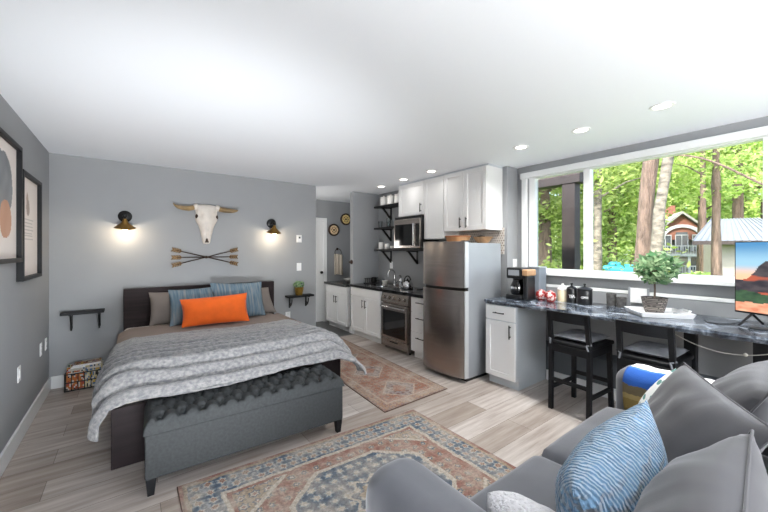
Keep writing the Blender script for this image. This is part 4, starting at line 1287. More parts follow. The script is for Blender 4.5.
b = bm_new(); box(b, 3.36, 3.54, 3.10, 3.36, .872, 1.045); obj('body', b, M['blackplastic'], t, bevel=.025, seg=4)
b = bm_new(); box(b, 3.41, 3.425, 3.14, 3.32, 1.043, 1.047); box(b, 3.47, 3.485, 3.14, 3.32, 1.043, 1.047); obj('slot', b, M['steel'], t, smooth=0)
b = bm_new(); box(b, 3.35, 3.55, 3.11, 3.35, .866, .873); obj('base', b, M['black'], t, smooth=0)
t2 = thing('wall_outlet', 'white wall outlet on the kitchen wall under the lowest shelf', 'outlet', (XK, 4.62, 1.10))
b = bm_new(); box(b, XK-.007, XK, 4.575, 4.655, 1.13, 1.25); obj('cover_plate', b, M['whitepl'], t2, bevel=.002)
for z in (1.165, 1.215):
    b = bm_new(); box(b, XK-.010, XK-.006, 4.598, 4.632, z-.014, z+.014); obj('receptacle', b, M['whitepl'], t2, bevel=.002)
t3 = thing('light_switch', 'white switch plate on the short wall beside the window, above the coffee maker', 'switch', (3.73, 2.36, 1.21))
b = bm_new(); box(b, 3.745, 3.825, 2.353, 2.36, 1.22, 1.34); obj('cover_plate', b, M['whitepl'], t3, bevel=.002)
b = bm_new(); box(b, 3.77, 3.80, 2.349, 2.354, 1.25, 1.31); obj('rocker', b, M['whitepl'], t3, bevel=.002)

# ---------------------------------------------------------------- passage beyond the kitchen
def wall_disc(label, x, z, r_, face):
    t = thing('wall_plaque', label, 'wall decoration', (x, YH, z-r_), 'round plaques on the passage wall')
    b = bm_new(); lathe(b, [(r_*.8, 0), (r_, -.005), (r_, -.035), (r_*.86, -.045), (r_*.76, -.03)], (x, YH, z), 'Y', 36, cap=False); obj('rim', b, M['darkbronze'], t)
    b = bm_new(); lathe(b, [(r_*.80, -.002), (r_*.78, -.028), (r_*.4, -.024), (0, -.022)], (x, YH, z), 'Y', 36); f = obj('face', b, M[face], t)
    b = bm_new()
    for k in range(8):
        a = k*PI/4; ball(b, (x+r_*.42*math.cos(a), YH-.028, z+r_*.42*math.sin(a)), r_*.09, 8, (1, .4, 1))
    ball(b, (x, YH-.026, z), r_*.16, 10, (1, .4, 1)); obj('boss', b, M['darkbronze'], f)
    return t
M['discface'] = mat('tan_carved_wood', '#e0c49c', .6, var=(30, .3))
M['discgold'] = mat('gold_carved_wood', '#e9cd8a', .5, var=(30, .25))
wall_disc('round dark rimmed tan plaque, the lower left of the two in the passage', 3.37, 1.865, .125, 'discface')
wall_disc('round dark rimmed golden plaque, the upper right of the two in the passage', 3.655, 2.10, .125, 'discgold')
t = thing('towel_ring', 'dark towel ring on the passage wall, holding the cream towel', 'towel ring', (3.46, YH, 1.30))
b = bm_new(); lathe(b, [(.025, 0), (.022, -.012), (.01, -.03)], (3.46, YH, 1.47), 'Y', 16); tube(b, [(3.46+.075*math.sin(a), YH-.035, 1.40-.075*-math.cos(a)-.0) for a in [i/24*2*PI for i in range(25)]], .006, 8); obj('ring', b, M['darkbronze'], t)
b = bm_new()
def tw(u, v):
    x = 3.36 + u*.19; s = v*1.0
    return (x + .008*math.sin(u*20)*(v), YH-.05-.012*math.sin(u*16+1)-.01*v, 1.36 - .42*v + .01*math.sin(u*5))
grid(b, 20, 20, tw)
o = obj('hand_towel', b, M['towel'], None, smooth=80); so = o.modifiers.new('Solidify', 'SOLIDIFY'); so.thickness = .025; so.offset = 0
tag(o, 'cream hand towel hanging from the ring in the passage', 'towel')
t = thing('wash_basin', 'white vessel basin on the vanity top in the passage', 'basin', (3.40, 5.45, .84))
b = bm_new(); lathe(b, [(0, .0), (.11, 0), (.19, .065), (.195, .07), (.18, .07), (.10, .015), (0, .012)], (3.38, 5.45, .84), 'Z', 32); obj('bowl', b, M['white'], t)
t = thing('copper_vase', 'round copper vase on the vanity top beside the white basin', 'vase', (3.62, 5.75, .84))
b = bm_new(); lathe(b, [(0, 0), (.04, 0), (.035, .02), (.02, .10), (.02, .13), (.07, .20), (.085, .26), (.06, .33), (.035, .34)], (3.56, 5.72, .84), 'Z', 28); obj('body', b, mat('copper_lustre', '#c08e6e', .3, .7, var=(14, .2)), t)
t = thing('robe_hook', 'dark round hook on the end of the stub wall', 'hook', (3.09, 5.05, 1.20))
b = bm_new(); lathe(b, [(.04, 0), (.036, -.012), (.012, -.016), (.012, -.045), (.02, -.05), (.0, -.055)], (3.09, 5.05, 1.24), 'X', 20); obj('hook', b, M['darkbronze'], t)

# ---------------------------------------------------------------- long stone counter under the window
b = bm_new()
poly = [(XW-.051, 2.31), (XW-.051, -1.3)]
n = 150
edge = []
for k in range(n+1):
    y = -1.3 + 3.61*k/n
    edge.append((3.115 + .016*nz(y*3, 1) + .010*nz(y*11, 4) + .006*nz(y*40, 2), y))
poly += edge
top = [b.verts.new((x, y, .912)) for x, y in poly]
mid = [b.verts.new((x - (.006+.010*nz(y*30, 7) if i > 1 else 0), y, .895)) for i, (x, y) in enumerate(poly)]
low = [b.verts.new((x + (.012+.012*nz(y*25, 3) if i > 1 else 0), y, .868)) for i, (x, y) in enumerate(poly)]
b.faces.new(top); b.faces.new(low[::-1])
for A_, B_ in ((top, mid), (mid, low)):
    for i in range(len(poly)):
        j = (i+1) % len(poly); b.faces.new((A_[i], B_[i], B_[j], A_[j]))
o = obj('stone_counter', b, M['granite'], None, smooth=30); tag(o, 'long dark veined stone counter with a rough edge under the window', 'counter')
for (y0, y1, lab) in ((.655, .73, 'black counter leg beyond the stool behind the far sofa arm'), (.275, .35, 'black counter leg under the television')):
    b = bm_new(); box(b, 3.58, 3.66, y0, y1, 0, .867); box(b, 3.54, 3.745, y0, y1, .80, .867)
    o = obj('counter_leg', b, M['blackwood'], None, bevel=.003); tag(o, lab, 'counter leg', 'black legs of the stone counter')

# coffee maker
cx, cy, cz = 3.40, 2.075, .913
t = thing('coffee_maker', 'black drip coffee maker with glass carafe on the counter beside the fridge', 'coffee maker', (cx, cy, cz))
b = bm_new(); box(b, 3.33, 3.56, 2.0, 2.19, cz, cz+.05); obj('base', b, M['blackplastic'], t, bevel=.012, seg=3)
b = bm_new(); box(b, 3.47, 3.56, 2.0, 2.19, cz+.04, cz+.30); obj('tower', b, M['blackplastic'], t, bevel=.012, seg=3)
b = bm_new(); box(b, 3.34, 3.56, 2.0, 2.19, cz+.225, cz+.345); hd = obj('brew_head', b, M['blackplastic'], t, bevel=.018, seg=3)
b = bm_new(); box(b, 3.338, 3.342, 2.03, 2.16, cz+.26, cz+.32); obj('display', b, M['steelside'], hd, smooth=0)
b = bm_new(); lathe(b, [(0, 0), (.06, 0), (.072, .03), (.072, .09), (.05, .14), (.045, .16), (.043, .16)], (3.405, 2.09, cz+.052), 'Z', 26); obj('carafe', b, M['blackglass'], t)
b = bm_new(); tube(b, [(3.355, 2.055, cz+.19), (3.31, 2.03, cz+.18), (3.305, 2.025, cz+.11), (3.34, 2.045, cz+.08)], .010, 8); obj('carafe_handle', b, M['black'], t)
b = bm_new(); lathe(b, [(.073, .06), (.0745, .065), (.0745, .08), (.073, .085)], (3.405, 2.09, cz+.052), 'Z', 26); obj('carafe_band', b, M['chrome'], t)
b = bm_new(); box(b, 3.34, 3.50, 1.935, 1.99, cz, cz+.26); t2 = thing('pod_brewer', 'slim black and tan single cup brewer beside the coffee maker', 'coffee maker', (3.42, 1.96, cz))
obj('body', b, M['blackplastic'], t2, bevel=.015, seg=3)
b = bm_new(); box(b, 3.33, 3.51, 1.93, 1.995, cz+.26, cz+.33); obj('lid', b, M['wood'], t2, bevel=.014, seg=3)
t = thing('storage_box', 'tall grey box standing behind the coffee maker', 'box', (3.65, 1.985, cz))
b = bm_new(); box(b, 3.585, 3.74, 1.94, 2.05, cz, cz+.335); obj('body', b, mat('blue_grey_card', '#7d868f', .5, var=(5, .05)), t, bevel=.006)
b = bm_new(); box(b, 3.58, 3.745, 1.935, 2.055, cz+.335, cz+.352); obj('lid', b, M['steelside'], t, bevel=.004)

def text_mesh(s, size, depth, m, parent, origin, xdir, ydir, name='lettering'):
    cu = bpy.data.curves.new('txt', 'FONT'); cu.body = s; cu.size = size; cu.extrude = depth; cu.align_x = 'CENTER'; cu.align_y = 'CENTER'
    o = bpy.data.objects.new('txt', cu); COL.objects.link(o)
    dg = bpy.context.evaluated_depsgraph_get(); dg.update()
    me = bpy.data.meshes.new_from_object(o.evaluated_get(dg))
    bpy.data.objects.remove(o)
    X, Y = Vector(xdir).normalized(), Vector(ydir).normalized(); Z = X.cross(Y)
    org = Vector(origin) - worigin(parent)
    for v in me.vertices: v.co = org + X*v.co.x + Y*v.co.y + Z*v.co.z
    me.materials.clear(); me.materials.append(m)
    r_ = bpy.data.objects.new(name, me); COL.objects.link(r_); r_.parent = parent
    return r_

def canister(name, label, x, y, r_, h_, m, lidm, text=None, group=None):
    t = thing(name, label, 'canister', (x, y, cz), group)
    b = bm_new(); lathe(b, [(0, 0), (r_*.97, 0), (r_, .008), (r_, h_-.01), (r_*.95, h_)], (x, y, cz), 'Z', 30); bd = obj('body', b, m, t)
    b = bm_new(); lathe(b, [(r_*1.02, h_), (r_*1.03, h_+.012), (r_*.8, h_+.024), (r_*.3, h_+.034), (.008, h_+.038), (.008, h_+.048), (.015, h_+.056), (.012, h_+.066), (0, h_+.068)], (x, y, cz), 'Z', 30); obj('lid', b, lidm, t)
    if text:
        d = Vector((-x, -y, 0)).normalized()           # front of the jar, toward the room
        xd = Vector((0, 0, 1)).cross(d)
        k = len(text); 
        for i, ch in enumerate(text):
            a = (i-(k-1)/2)*.36*(1 if k < 4 else .42)
            dd = Matrix.Rotation(a, 3, 'Z') @ d; xx = Vector((0, 0, 1)).cross(dd)
            text_mesh(ch, .044 if k < 4 else .028, .0006, M['whitepl'], bd, Vector((x, y, cz+h_*.5)) + dd*(r_+.001), xx, (0, 0, 1), 'letter')
    return t
canister('canister', 'cream canister with white lid between the red jars and the black canisters', 3.62, 1.705, .05, .12, M['cream'], M['white'])
canister('canister', 'smaller black lidded canister with white lettering, left of the pair on the counter', 3.60, 1.605, .047, .135, M['blackplastic'], M['blackplastic'], 'TEA', 'black canisters on the stone counter')
canister('canister', 'larger black lidded canister with white lettering, right of the pair on the counter', 3.61, 1.485, .066, .138, M['blackplastic'], M['blackplastic'], 'COFFEE', 'black canisters on the stone counter')
def redjar(label, x, y):
    t = thing('red_jar', label, 'jar', (x, y, cz), 'red patterned jars on the stone counter')
    b = bm_new(); lathe(b, [(0, 0), (.04, 0), (.056, .03), (.058, .06), (.046, .095), (.03, .10)], (x, y, cz), 'Z', 26); bd = obj('body', b, M['terra'], t)
    b = bm_new(); lathe(b, [(.032, .10), (.03, .108), (.01, .114), (0, .12)], (x, y, cz), 'Z', 20); obj('lid', b, M['terra'], t)
redjar('red patterned jar beside the grey box', 3.53, 1.885)
redjar('red patterned jar beside the cream canister', 3.50, 1.775)
for k, (x, y, h_, lab) in enumerate(((3.70, 1.285, .12, 'taller grey glass tumbler on the counter, left of the napkin holder'), (3.68, 1.195, .095, 'shorter grey glass tumbler on the counter, touching the napkin holder side'))):
    t = thing('tumbler', lab, 'glass', (x, y, cz), 'grey glass tumblers by the napkin holder')
    b = bm_new(); lathe(b, [(0, 0), (.038, 0), (.042, h_), (.039, h_), (.036, .008), (0, .008)], (x, y, cz), 'Z', 22); obj('cup', b, mat('smoked_glass' , '#6c6a68', .15, .3, var=(30, .4)), t)
    b = bm_new(); lathe(b, [(0, .01), (.034, .01), (.034, h_*.55), (0, h_*.57)], (x, y, cz), 'Z', 18); obj('candle', b, M['cream'], t)
t = thing('napkin_holder', 'wooden stand holding a white card behind the tumblers', 'stand', (3.745, 1.08, cz))
b = bm_new(); box(b, 3.72, 3.77, 1.00, 1.16, cz, cz+.015); box(b, 3.735, 3.755, 1.00, 1.015, cz, cz+.19); box(b, 3.735, 3.755, 1.145, 1.16, cz, cz+.19); obj('stand', b, M['steelside'], t, bevel=.003)
b = bm_new(); box(b, 3.738, 3.746, 1.018, 1.142, cz+.05, cz+.185); obj('card', b, M['whitepl'], t, smooth=0)
# tray, plant, phone
t = thing('serving_tray', 'white rectangular tray with handles under the potted tree', 'tray', (3.49, .87, cz))
mx = Matrix.Translation((3.49, .875, cz)) @ Matrix.Rotation(R(-52), 4, 'Z')
b = bm_new(); box(b, -.17, .17, -.145, .145, 0, .012, mx)
for s in (-1, 1):
    hexa(b, [mx @ Vector(p) for p in ((-.17, s*.13, 0), (.17, s*.13, 0), (.17, s*.145, 0), (-.17, s*.145, 0))], [mx @ Vector(p) for p in ((-.185, s*.148, .04), (.185, s*.148, .04), (.185, s*.16, .04), (-.185, s*.16, .04))])
    hexa(b, [mx @ Vector(p) for p in ((s*.155, -.145, 0), (s*.17, -.145, 0), (s*.17, .145, 0), (s*.155, .145, 0))], [mx @ Vector(p) for p in ((s*.173, -.16, .04), (s*.185, -.16, .04), (s*.185, .16, .04), (s*.173, .16, .04))])
obj('tray', b, M['whitepl'], t, bevel=.002)
for s in (-1, 1):
    b = bm_new(); tube(b, [mx @ Vector(p) for p in ((s*.18, -.06, .035), (s*.20, -.05, .045), (s*.20, .05, .045), (s*.18, .06, .035))], .008, 8); obj('handle', b, M['whitepl'], t)
b = bm_new(); box(b, .04, .06, -.07, .06, .0125, .024, Matrix.Translation((3.50, .80, cz)) @ Matrix.Rotation(R(-60), 4, 'Z')); o = obj('phone', b, M['steelside'], None, bevel=.003); tag(o, 'small grey phone lying on the white tray beside the pot', 'phone')
tp = thing('potted_tree', 'small leafy topiary tree in a woven grey pot on the white tray', 'plant', (3.50, .90, cz+.0125))
b = bm_new(); lathe(b, [(0, 0), (.062, 0), (.08, .07), (.092, .13), (.086, .13), (.07, .10), (0, .10)], (3.50, .90, cz+.0125), 'Z', 30)
obj('pot', b, mat_brick('woven_grey_pot', '#8b837c', '#5d5753', '#3f3b39', .03, .014, .003, .8, swap=(0, 2, 1)), tp)
b = bm_new(); tube(b, [(3.50, .90, 1.0), (3.502, .897, 1.12), (3.497, .90, 1.25), (3.50, .89, 1.36)], [.008, .007, .007, .004], 8)
for k in range(9):
    a = k*2.4; tube(b, [(3.50, .898, 1.21+.01*k), (3.50+.05*math.cos(a), .898+.05*math.sin(a), 1.27+.012*k), (3.50+.10*math.cos(a), .898+.10*math.sin(a), 1.30+.014*k)], [.005, .004, .002], 6)
obj('trunk', b, M['bark'], tp)
leaves('foliage', (3.50, .885, 1.30), (.155, .155, .135), 430, .038, M['leafplant'], tp, 8, shell=.45)

# television
ang = math.atan2(-.17, -.07)
ux = Vector((-.40, -.917, 0)).normalized(); nx = Vector((-.917, .40, 0)).normalized()      # screen runs along ux, faces nx
tv0 = Vector((3.545, .438, 0)); TW, TZ0, TZ1 = .90, .998, 1.512
tv = thing('television', 'flat television showing a mountain at sunset, at the end of the counter', 'television', tuple(tv0 + ux*TW/2 + Vector((0, 0, cz))))
def tvq(a, z, d): return tuple(tv0 + ux*a + nx*d + Vector((0, 0, z)))
b = bm_new(); hexa(b, [tvq(0, TZ0, 0), tvq(TW, TZ0, 0), tvq(TW, TZ0, -.035), tvq(0, TZ0, -.035)], [tvq(0, TZ1, 0), tvq(TW, TZ1, 0), tvq(TW, TZ1, -.035), tvq(0, TZ1, -.035)]); obj('housing', b, M['blackplastic'], tv, bevel=.005)
nu, nv = 120, 68
V, Fc, C = [], [], []
def pic(u, v):
    # sky over a dark ridge with orange lit slopes
    ridge = .44 + .30*math.exp(-((u-.22)/.11)**2) + .10*math.exp(-((u-.40)/.10)**2) + .22*math.exp(-((u-.75)/.2)**2) + .05*nz(u*9, 2) + .02*nz(u*31, 5)
    if v > ridge:
        t = (v-.45)/.55
        c = blend(hx('#f0b894'), hx('#8fb9d0'), sm(.1, .45, t)); c = blend(c, hx('#3f7fae'), sm(.45, 1.0, t)); return c
    d = ridge - v
    n1 = nz(u*10+3, v*14) + .5*nz(u*28, v*30, 2)
    c = blend(hx('#2b2b33'), hx('#4a4448'), max(0, min(1, .5+n1)))
    n2 = nz(u*7-d*5, v*9, 9)
    if n2 > .14 and u > .05: c = blend(c, hx('#b9583c'), min(.8, (n2-.14)*4))
    if v < .30 - .1*u + .06*nz(u*8, 3): c = blend(hx('#1f3a2c'), hx('#3c5a3f'), max(0, min(1, .5+n1)))
    if v < .14 + .05*nz(u*9, 11): c = blend(hx('#c97b5d'), hx('#e3b08f'), max(0, min(1, .5+n1)))
    return c
for i in range(nu+1):
    for j in range(nv+1): V.append(tvq(.008+(TW-.016)*i/nu, TZ0+.014+(TZ1-TZ0-.022)*j/nv, .0015))
for i in range(nu):
    for j in range(nv):
        Fc.append((i*(nv+1)+j, (i+1)*(nv+1)+j, (i+1)*(nv+1)+j+1, i*(nv+1)+j+1)); C.append(pic((i+.5)/nu, (j+.5)/nv))
raw('screen', V, Fc, M['tvpic'], tv, C)
for a in (.09, .80):
    b = bm_new(); tube(b, [tvq(a, TZ0, -.018), tvq(a-.01, cz+.010, .09)], .008, 8); tube(b, [tvq(a, TZ0, -.018), tvq(a+.01, cz+.010, -.11)], .008, 8); obj('foot', b, M['black'], tv)
b = bm_new(); box(b, -.085, .085, -.022, .022, 0, .016, Matrix.Translation((3.40, .27, cz)) @ Matrix.Rotation(R(-68), 4, 'Z')); t = obj('remote_control', b, M['blackplastic'], None, bevel=.006); tag(t, 'black remote control lying on the counter in front of the television', 'remote')
b = bm_new(); tube(b, [(3.52, .60, .916), (3.42, .56, .916), (3.40, .50, .916), (3.50, .44, .916), (3.60, .38, .93)], .003, 6); tag(obj('power_cord', b, M['black'], None), 'thin dark cord lying on the counter left of the television', 'cord')
b = bm_new(); pts = []
for k in range(21):
    s = k/20; y = .80 - .75*s; z = .855 - .14*math.sin(PI*min(1, s*1.05))**.8*1.0 + .02*s
    pts.append((3.345, y, z))
tube(b, pts, .0035, 6); ball(b, (3.345, .36, .738), .012, 10); tag(obj('hanging_cord', b, M['cable'], None), 'pale cord with a bead hanging in a curve below the counter edge', 'cord')

# ---------------------------------------------------------------- counter stools
def stool(label, x, y, rz):
    t = thing('bar_stool', label, 'stool', (x, y, 0), 'black counter stools')
    def W(p): return Vector(p) + Vector((x, y, 0))
    W2, D2 = .165, .205
    bb = lambda pts0, pts1, name, m=M['blackwood'], bv=.004: None
    for sx in (-1, 1):
        for sy in (-1, 1):
            b = bm_new(); s = .018
            if sx < 0:   # back leg running up into the back post, raked
                P = [(-D2+.0, sy*W2, 0), (-D2+.01, sy*W2, .60), (-D2-.035, sy*W2*.98, .905)]
                for (p, q) in zip(P, P[1:]):
                    hexa(b, [W((p[0]+a, p[1]+c, p[2])) for a, c in ((-s, -s), (s, -s), (s, s), (-s, s))], [W((q[0]+a, q[1]+c, q[2])) for a, c in ((-s, -s), (s, -s), (s, s), (-s, s))])
            else:
                p, q = (D2, sy*W2, 0), (D2-.02, sy*(W2-.01), .60)
                hexa(b, [W((p[0]+a, p[1]+c, p[2])) for a, c in ((-s, -s), (s, -s), (s, s), (-s, s))], [W((q[0]+a, q[1]+c, q[2])) for a, c in ((-s, -s), (s, -s), (s, s), (-s, s))])
            obj('leg', b, M['blackwood'], t, bevel=.003)
    b = bm_new(); 
    vs = box(b, -D2-.005, D2+.02, -W2-.02, W2+.02, .60, .635)
    for v in vs: v.co += Vector((x, y, 0))
    obj('seat', b, M['blackwood'], t, bevel=.012, seg=3)
    for (a0, a1, c0, c1) in ((-D2+.02, D2-.02, -W2-.012, -W2+.010), (-D2+.02, D2-.02, W2-.010, W2+.012), (-D2-.012, -D2+.010, -W2+.01, W2-.01), (D2-.03, D2-.008, -W2+.01, W2-.01)):
        b = bm_new(); vs = box(b, a0, a1, c0, c1, .535, .60)
        for v in vs: v.co += Vector((x, y, 0))
        obj('apron', b, M['blackwood'], t, bevel=.003)
    for (p, q) in (((-D2, -W2, .18), (D2, -W2, .18)), ((-D2, W2, .18), (D2, W2, .18)), ((D2, -W2, .24), (D2, W2, .24)), ((-D2, -W2, .26), (-D2, W2, .26))):
        b = bm_new(); d = Vector(q)-Vector(p); n_ = Vector((-d.y, d.x, 0)).normalized()*.011
        lo = [W(p)-n_, W(q)-n_, W(q)+n_, W(p)+n_]
        hexa(b, lo, [v+Vector((0, 0, .034)) for v in lo]); obj('stretcher', b, M['blackwood'], t, bevel=.003)
    b = bm_new(); n = 14
    for (z0, z1, off) in ((.815, .905, -.034),):
        lo, hi = [], []
        for k in range(n+1):
            yy = -W2 + 2*W2*k/n; c = -.03*(1-(yy/W2)**2)
            lo.append(c); 
        fr_, bk_ = [], []
        for k in range(n+1):
            yy = -W2 + 2*W2*k/n; c = -.028*(1-(yy/W2)**2)
            fr_.append((W((-D2+.0+off*.75+c+.009, yy, z0)), W((-D2+off+c+.009, yy, z1))))
            bk_.append((W((-D2+.0+off*.75+c-.009, yy, z0)), W((-D2+off+c-.009, yy, z1))))
        A = [[b.verts.new(p) for p in q] for q in fr_]; B2 = [[b.verts.new(p) for p in q] for q in bk_]
        for k in range(n):
            b.faces.new((A[k][0], A[k+1][0], A[k+1][1], A[k][1])); b.faces.new((B2[k][0], B2[k][1], B2[k+1][1], B2[k+1][0]))
            b.faces.new((A[k][1], A[k+1][1], B2[k+1][1], B2[k][1])); b.faces.new((A[k][0], B2[k][0], B2[k+1][0], A[k+1][0]))
        b.faces.new((A[0][0], A[0][1], B2[0][1], B2[0][0])); b.faces.new((A[n][0], B2[n][0], B2[n][1], A[n][1]))
    obj('top_rail', b, M['blackwood'], t, bevel=.003)
    t.rotation_euler[2] = rz
    return t
def seat_pad(label, x, y, rz):
    t = thing('seat_pad', label, 'seat cushion', (x, y, .636), 'grey pads on the stools')
    b = bm_new(); a, c = .185, .165
    pillow(b, (x-a, y-c, .667), (x+a, y-c, .667), (x+a, y+c, .667), (x-a, y+c, .667), .062, n=18, pinch=.02, wr=.004, seed=3, pw=4)
    for v in b.verts: v.co.z = max(v.co.z, .6365)
    obj('pad', b, M['cushion'], t, smooth=80)
    for s in (-1, 1):
        b = bm_new(); tube(b, [(x-a+.01, y+s*c*.95, .66), (x-a-.035, y+s*(c+.02), .655), (x-a-.05, y+s*(c-.01), .645), (x-a-.045, y+s*(c-.0), .60)], .008, 6); obj('tie', b, M['cushion'], t)
    t.rotation_euler[2] = rz
    return t
stool('black wooden counter stool with grey pad, the one nearer the coffee cabinet', 3.285, 1.385, R(-3))
seat_pad('grey tied pad on the stool nearer the coffee cabinet', 3.295, 1.385, R(-3))
stool('black wooden counter stool with grey pad, the one behind the far sofa arm', 3.30, .845, R(-2))
seat_pad('grey tied pad on the stool behind the far sofa arm', 3.31, .845, R(-2))

# ---------------------------------------------------------------- recessed ceiling lights
def downlight(label, x, y, e):
    t = thing('recessed_light', label, 'ceiling light', (x, y, H-.008), 'recessed ceiling lights')
    b = bm_new(); lathe(b, [(.072, 0), (.07, -.006), (.052, -.006), (.05, 0)], (x, y, H), 'Z', 28); obj('trim_ring', b, M['whitepl'], t)
    b = bm_new(); lathe(b, [(.051, -.003), (0, -.0035)], (x, y, H), 'Z', 28); obj('lens', b, M['candle'], t)
    ld = bpy.data.lights.new('downlight', 'AREA'); ld.shape = 'DISK'; ld.size = .10; ld.energy = e; ld.color = (1, .98, .95); ld.spread = R(150)
    o = bpy.data.objects.new('downlight', ld); COL.objects.link(o); o.location = (x, y, H-.02)
    return t
E_CAN = 8
for k, (x, y, lab) in enumerate(DL): downlight(lab, x, y, E_CAN if k < 3 else E_CAN*.06)

# ---------------------------------------------------------------- outside the window
def away(u, d, z):
    """a point d metres ahead of the window side of the room, on the bearing u"""
    r_ = (u-384)/F
    return Vector(((sP + r_*cP)*d, (cP - r_*sP)*d, z))
def gz(p): return .25 - .018*(p.x-4)
b = bm_new(); g, _ = grid(b, 24, 24, lambda u, v: (4.1 + 90*u, -2.9 + 93*v, .25 - .018*90*u + .12*nz(u*14, v*20)))
o = struct(obj('ground', b, M['grass'], smooth=80)); 
b = bm_new(); box(b, -6, 10, -12, YR-.2, -.2, -.02); struct(obj('ground_bounce', b, mat('pale_bounce_ground', '#d6d2cb', .9, var=(2, .06)), smooth=0))  # unseen pale slab added to bounce sunlight up through the rear opening
# porch post and beam of the building itself
def porch(name, label, lo, hi):
    b = bm_new(); box(b, lo[0], hi[0], lo[1], hi[1], lo[2], hi[2]); return tag(obj(name, b, M['porch'], None, bevel=.01), label, 'porch ' + name.split('_')[-1])
p = away(571, 4.9, 0)
porch('porch_post', 'dark square porch post outside the left window pane', (p.x-.09, p.y-.09, gz(p)), (p.x+.09, p.y+.09, 2.40))
porch('porch_beam', 'dark porch beam running across the top of the left window pane', (p.x-.1, p.y-.16, 2.40), (p.x+.1, p.y+3.0, 2.62))
def trunk(bm, pts, rs, n=14, seed=0):
    tube(bm, pts, rs, n)
    for v in bm.verts:
        k = nz(v.co.x*9+seed, v.co.y*9, v.co.z*2.5); v.co.x += .03*k; v.co.y += .03*nz(v.co.x*9, v.co.y*9+seed, v.co.z*2.5)
def smooth_path(pts, rs, k=5):
    P, Q = [], []
    for i in range(len(pts)-1):
        for j in range(k):
            t = j/k; P.append(Vector(pts[i])*(1-t)+Vector(pts[i+1])*t); Q.append(rs[i]*(1-t)+rs[i+1]*t)
    P.append(Vector(pts[-1])); Q.append(rs[-1]); return P, Q
def tree(label, u, d, tr, crown, m_bark, m_leaf='leafy', lean=(0, 0), h=9, count=1800, size=.16, seed=1, branches=4, group=None, name='leafy_tree'):
    p = away(u, d, 0); z = gz(p)
    t = thing(name, label, 'tree', (p.x, p.y, z), group)
    q = Vector((p.x+lean[0], p.y+lean[1], z+h))
    P, Q = smooth_path([(p.x, p.y, z-.1), (p.x+lean[0]*.15, p.y+lean[1]*.15, z+h*.25), (p.x+lean[0]*.5, p.y+lean[1]*.5, z+h*.55), q], [tr*1.25, tr, tr*.8, tr*.4])
    b = bm_new(); trunk(b, P, Q, seed=seed)
    obj('trunk', b, M[m_bark], t, smooth=80)
    rr = random.Random(seed)
    for k in range(branches):
        b = bm_new(); f = rr.uniform(.3, .75); s = Vector((p.x+lean[0]*f, p.y+lean[1]*f, z+h*f)); a = rr.uniform(0, 2*PI); ln = rr.uniform(1.0, 2.4)
        e = s + Vector((math.cos(a)*ln, math.sin(a)*ln, ln*.45)); tube(b, [s, (s+e)/2 + Vector((0, 0, .12)), e], [tr*.32, tr*.2, tr*.06], 8); obj('branch', b, M[m_bark], t)
    if count:
        for k, (du, dz, rx, rz_) in enumerate(crown):
            c = (p.x + lean[0]*.6 + du*.62, p.y + lean[1]*.6 - du*.78, z + dz)
            leaves('foliage', c, (rx, rx, rz_), count//len(crown), size, M[m_leaf], t, seed*10+k, shell=.3, clusters=26)
    return t
# trunks that stand close behind the glass
tree('tall pale birch trunk just right of the window mullion', 597.5, 9.5, .10, [(0, 5.4, 1.6, 1.6)], 'barkpale', h=9, count=1500, size=.06, seed=3)
tree('thick brown trunk of the pair in the middle of the window', 641, 7.6, .15, [(0, 6.2, 1.8, 1.5)], 'bark', h=9, count=800, size=.06, seed=4, lean=(.45, -.5), name='tree')
tree('pale trunk leaning to the right against the brown one', 651, 7.2, .10, [(0, 6.4, 1.8, 1.4)], 'barkpale', h=8.5, count=700, size=.06, seed=6, lean=(.62, -.8), name='tree')
tree('brown tree trunk right of the house, its crown hanging over the shed roof', 716, 8.5, .09, [(-.2, 4.4, 1.5, 1.25), (.9, 3.2, 1.0, .7)], 'bark', h=8, count=3600, size=.058, seed=8, name='tree')
tree('slim dark trunk in the leaves above the house', 703, 14, .11, [(0, 6.0, 2.3, 1.8)], 'bark', h=9, count=3000, size=.085, seed=9, name='tree')
# leafy trees making the green backdrop
bk = [(545, 11, 'olive bushy tree beyond the porch post, at the left edge of the window', 'leafdark', 2.6, .7, 1.9),
      (575, 15, 'olive bushy tree showing on both sides of the porch post', 'leafdark', 3.2, 1.2, 2.4),
      (612, 16, 'bright green tree between the birch and the brown trunk', 'leafy', 1.5, 1.6, 2.6),
      (634, 21, 'bright green tree deeper in the gap left of the brown trunk', 'leafy', 1.7, 2.2, 3.2),
      (676, 36, 'bright green tree rising behind the house', 'leafy', 5.2, 5.6, 4.4),
      (702, 19, 'bright green tree beside the house, above the metal roof', 'leafy', 2.8, 4.7, 2.4),
      (738, 15, 'bright green tree over the shed roof at the right of the window', 'leafy', 2.9, 4.6, 2.4),
      (766, 17, 'bright green tree at the right edge of the window', 'leafy', 3.4, 4.6, 2.8),
      (655, 33, 'bright green tree behind the leaning trunk', 'leafy', 3.6, 4.6, 3.6)]
for k, (u, d, lab, ml, rx, cz_, rz_) in enumerate(bk):
    tree(lab, u, d, .2, [(0, cz_+rz_*.55, rx, rz_), (rx*.3, cz_+rz_*1.9, rx*.85, rz_*.9), (-rx*.4, cz_+rz_*1.5, rx*.8, rz_*.8)], 'bark', ml, h=cz_+rz_*2, count=10500, size=.0078*d+.012, seed=20+k, branches=3, group='leafy trees beyond the window')
far = [(560, 30), (590, 34), (618, 40), (645, 50), (690, 55), (715, 44), (745, 36), (775, 32)]
farl = ['behind the olive trees on the left', 'behind the birch', 'between the birch and the trunks, deepest', 'straight behind the trunk pair, deepest', 'behind the house roof, deepest', 'behind the slim dark trunk, deepest', 'behind the shed roof, deepest', 'behind the right window edge, deepest']
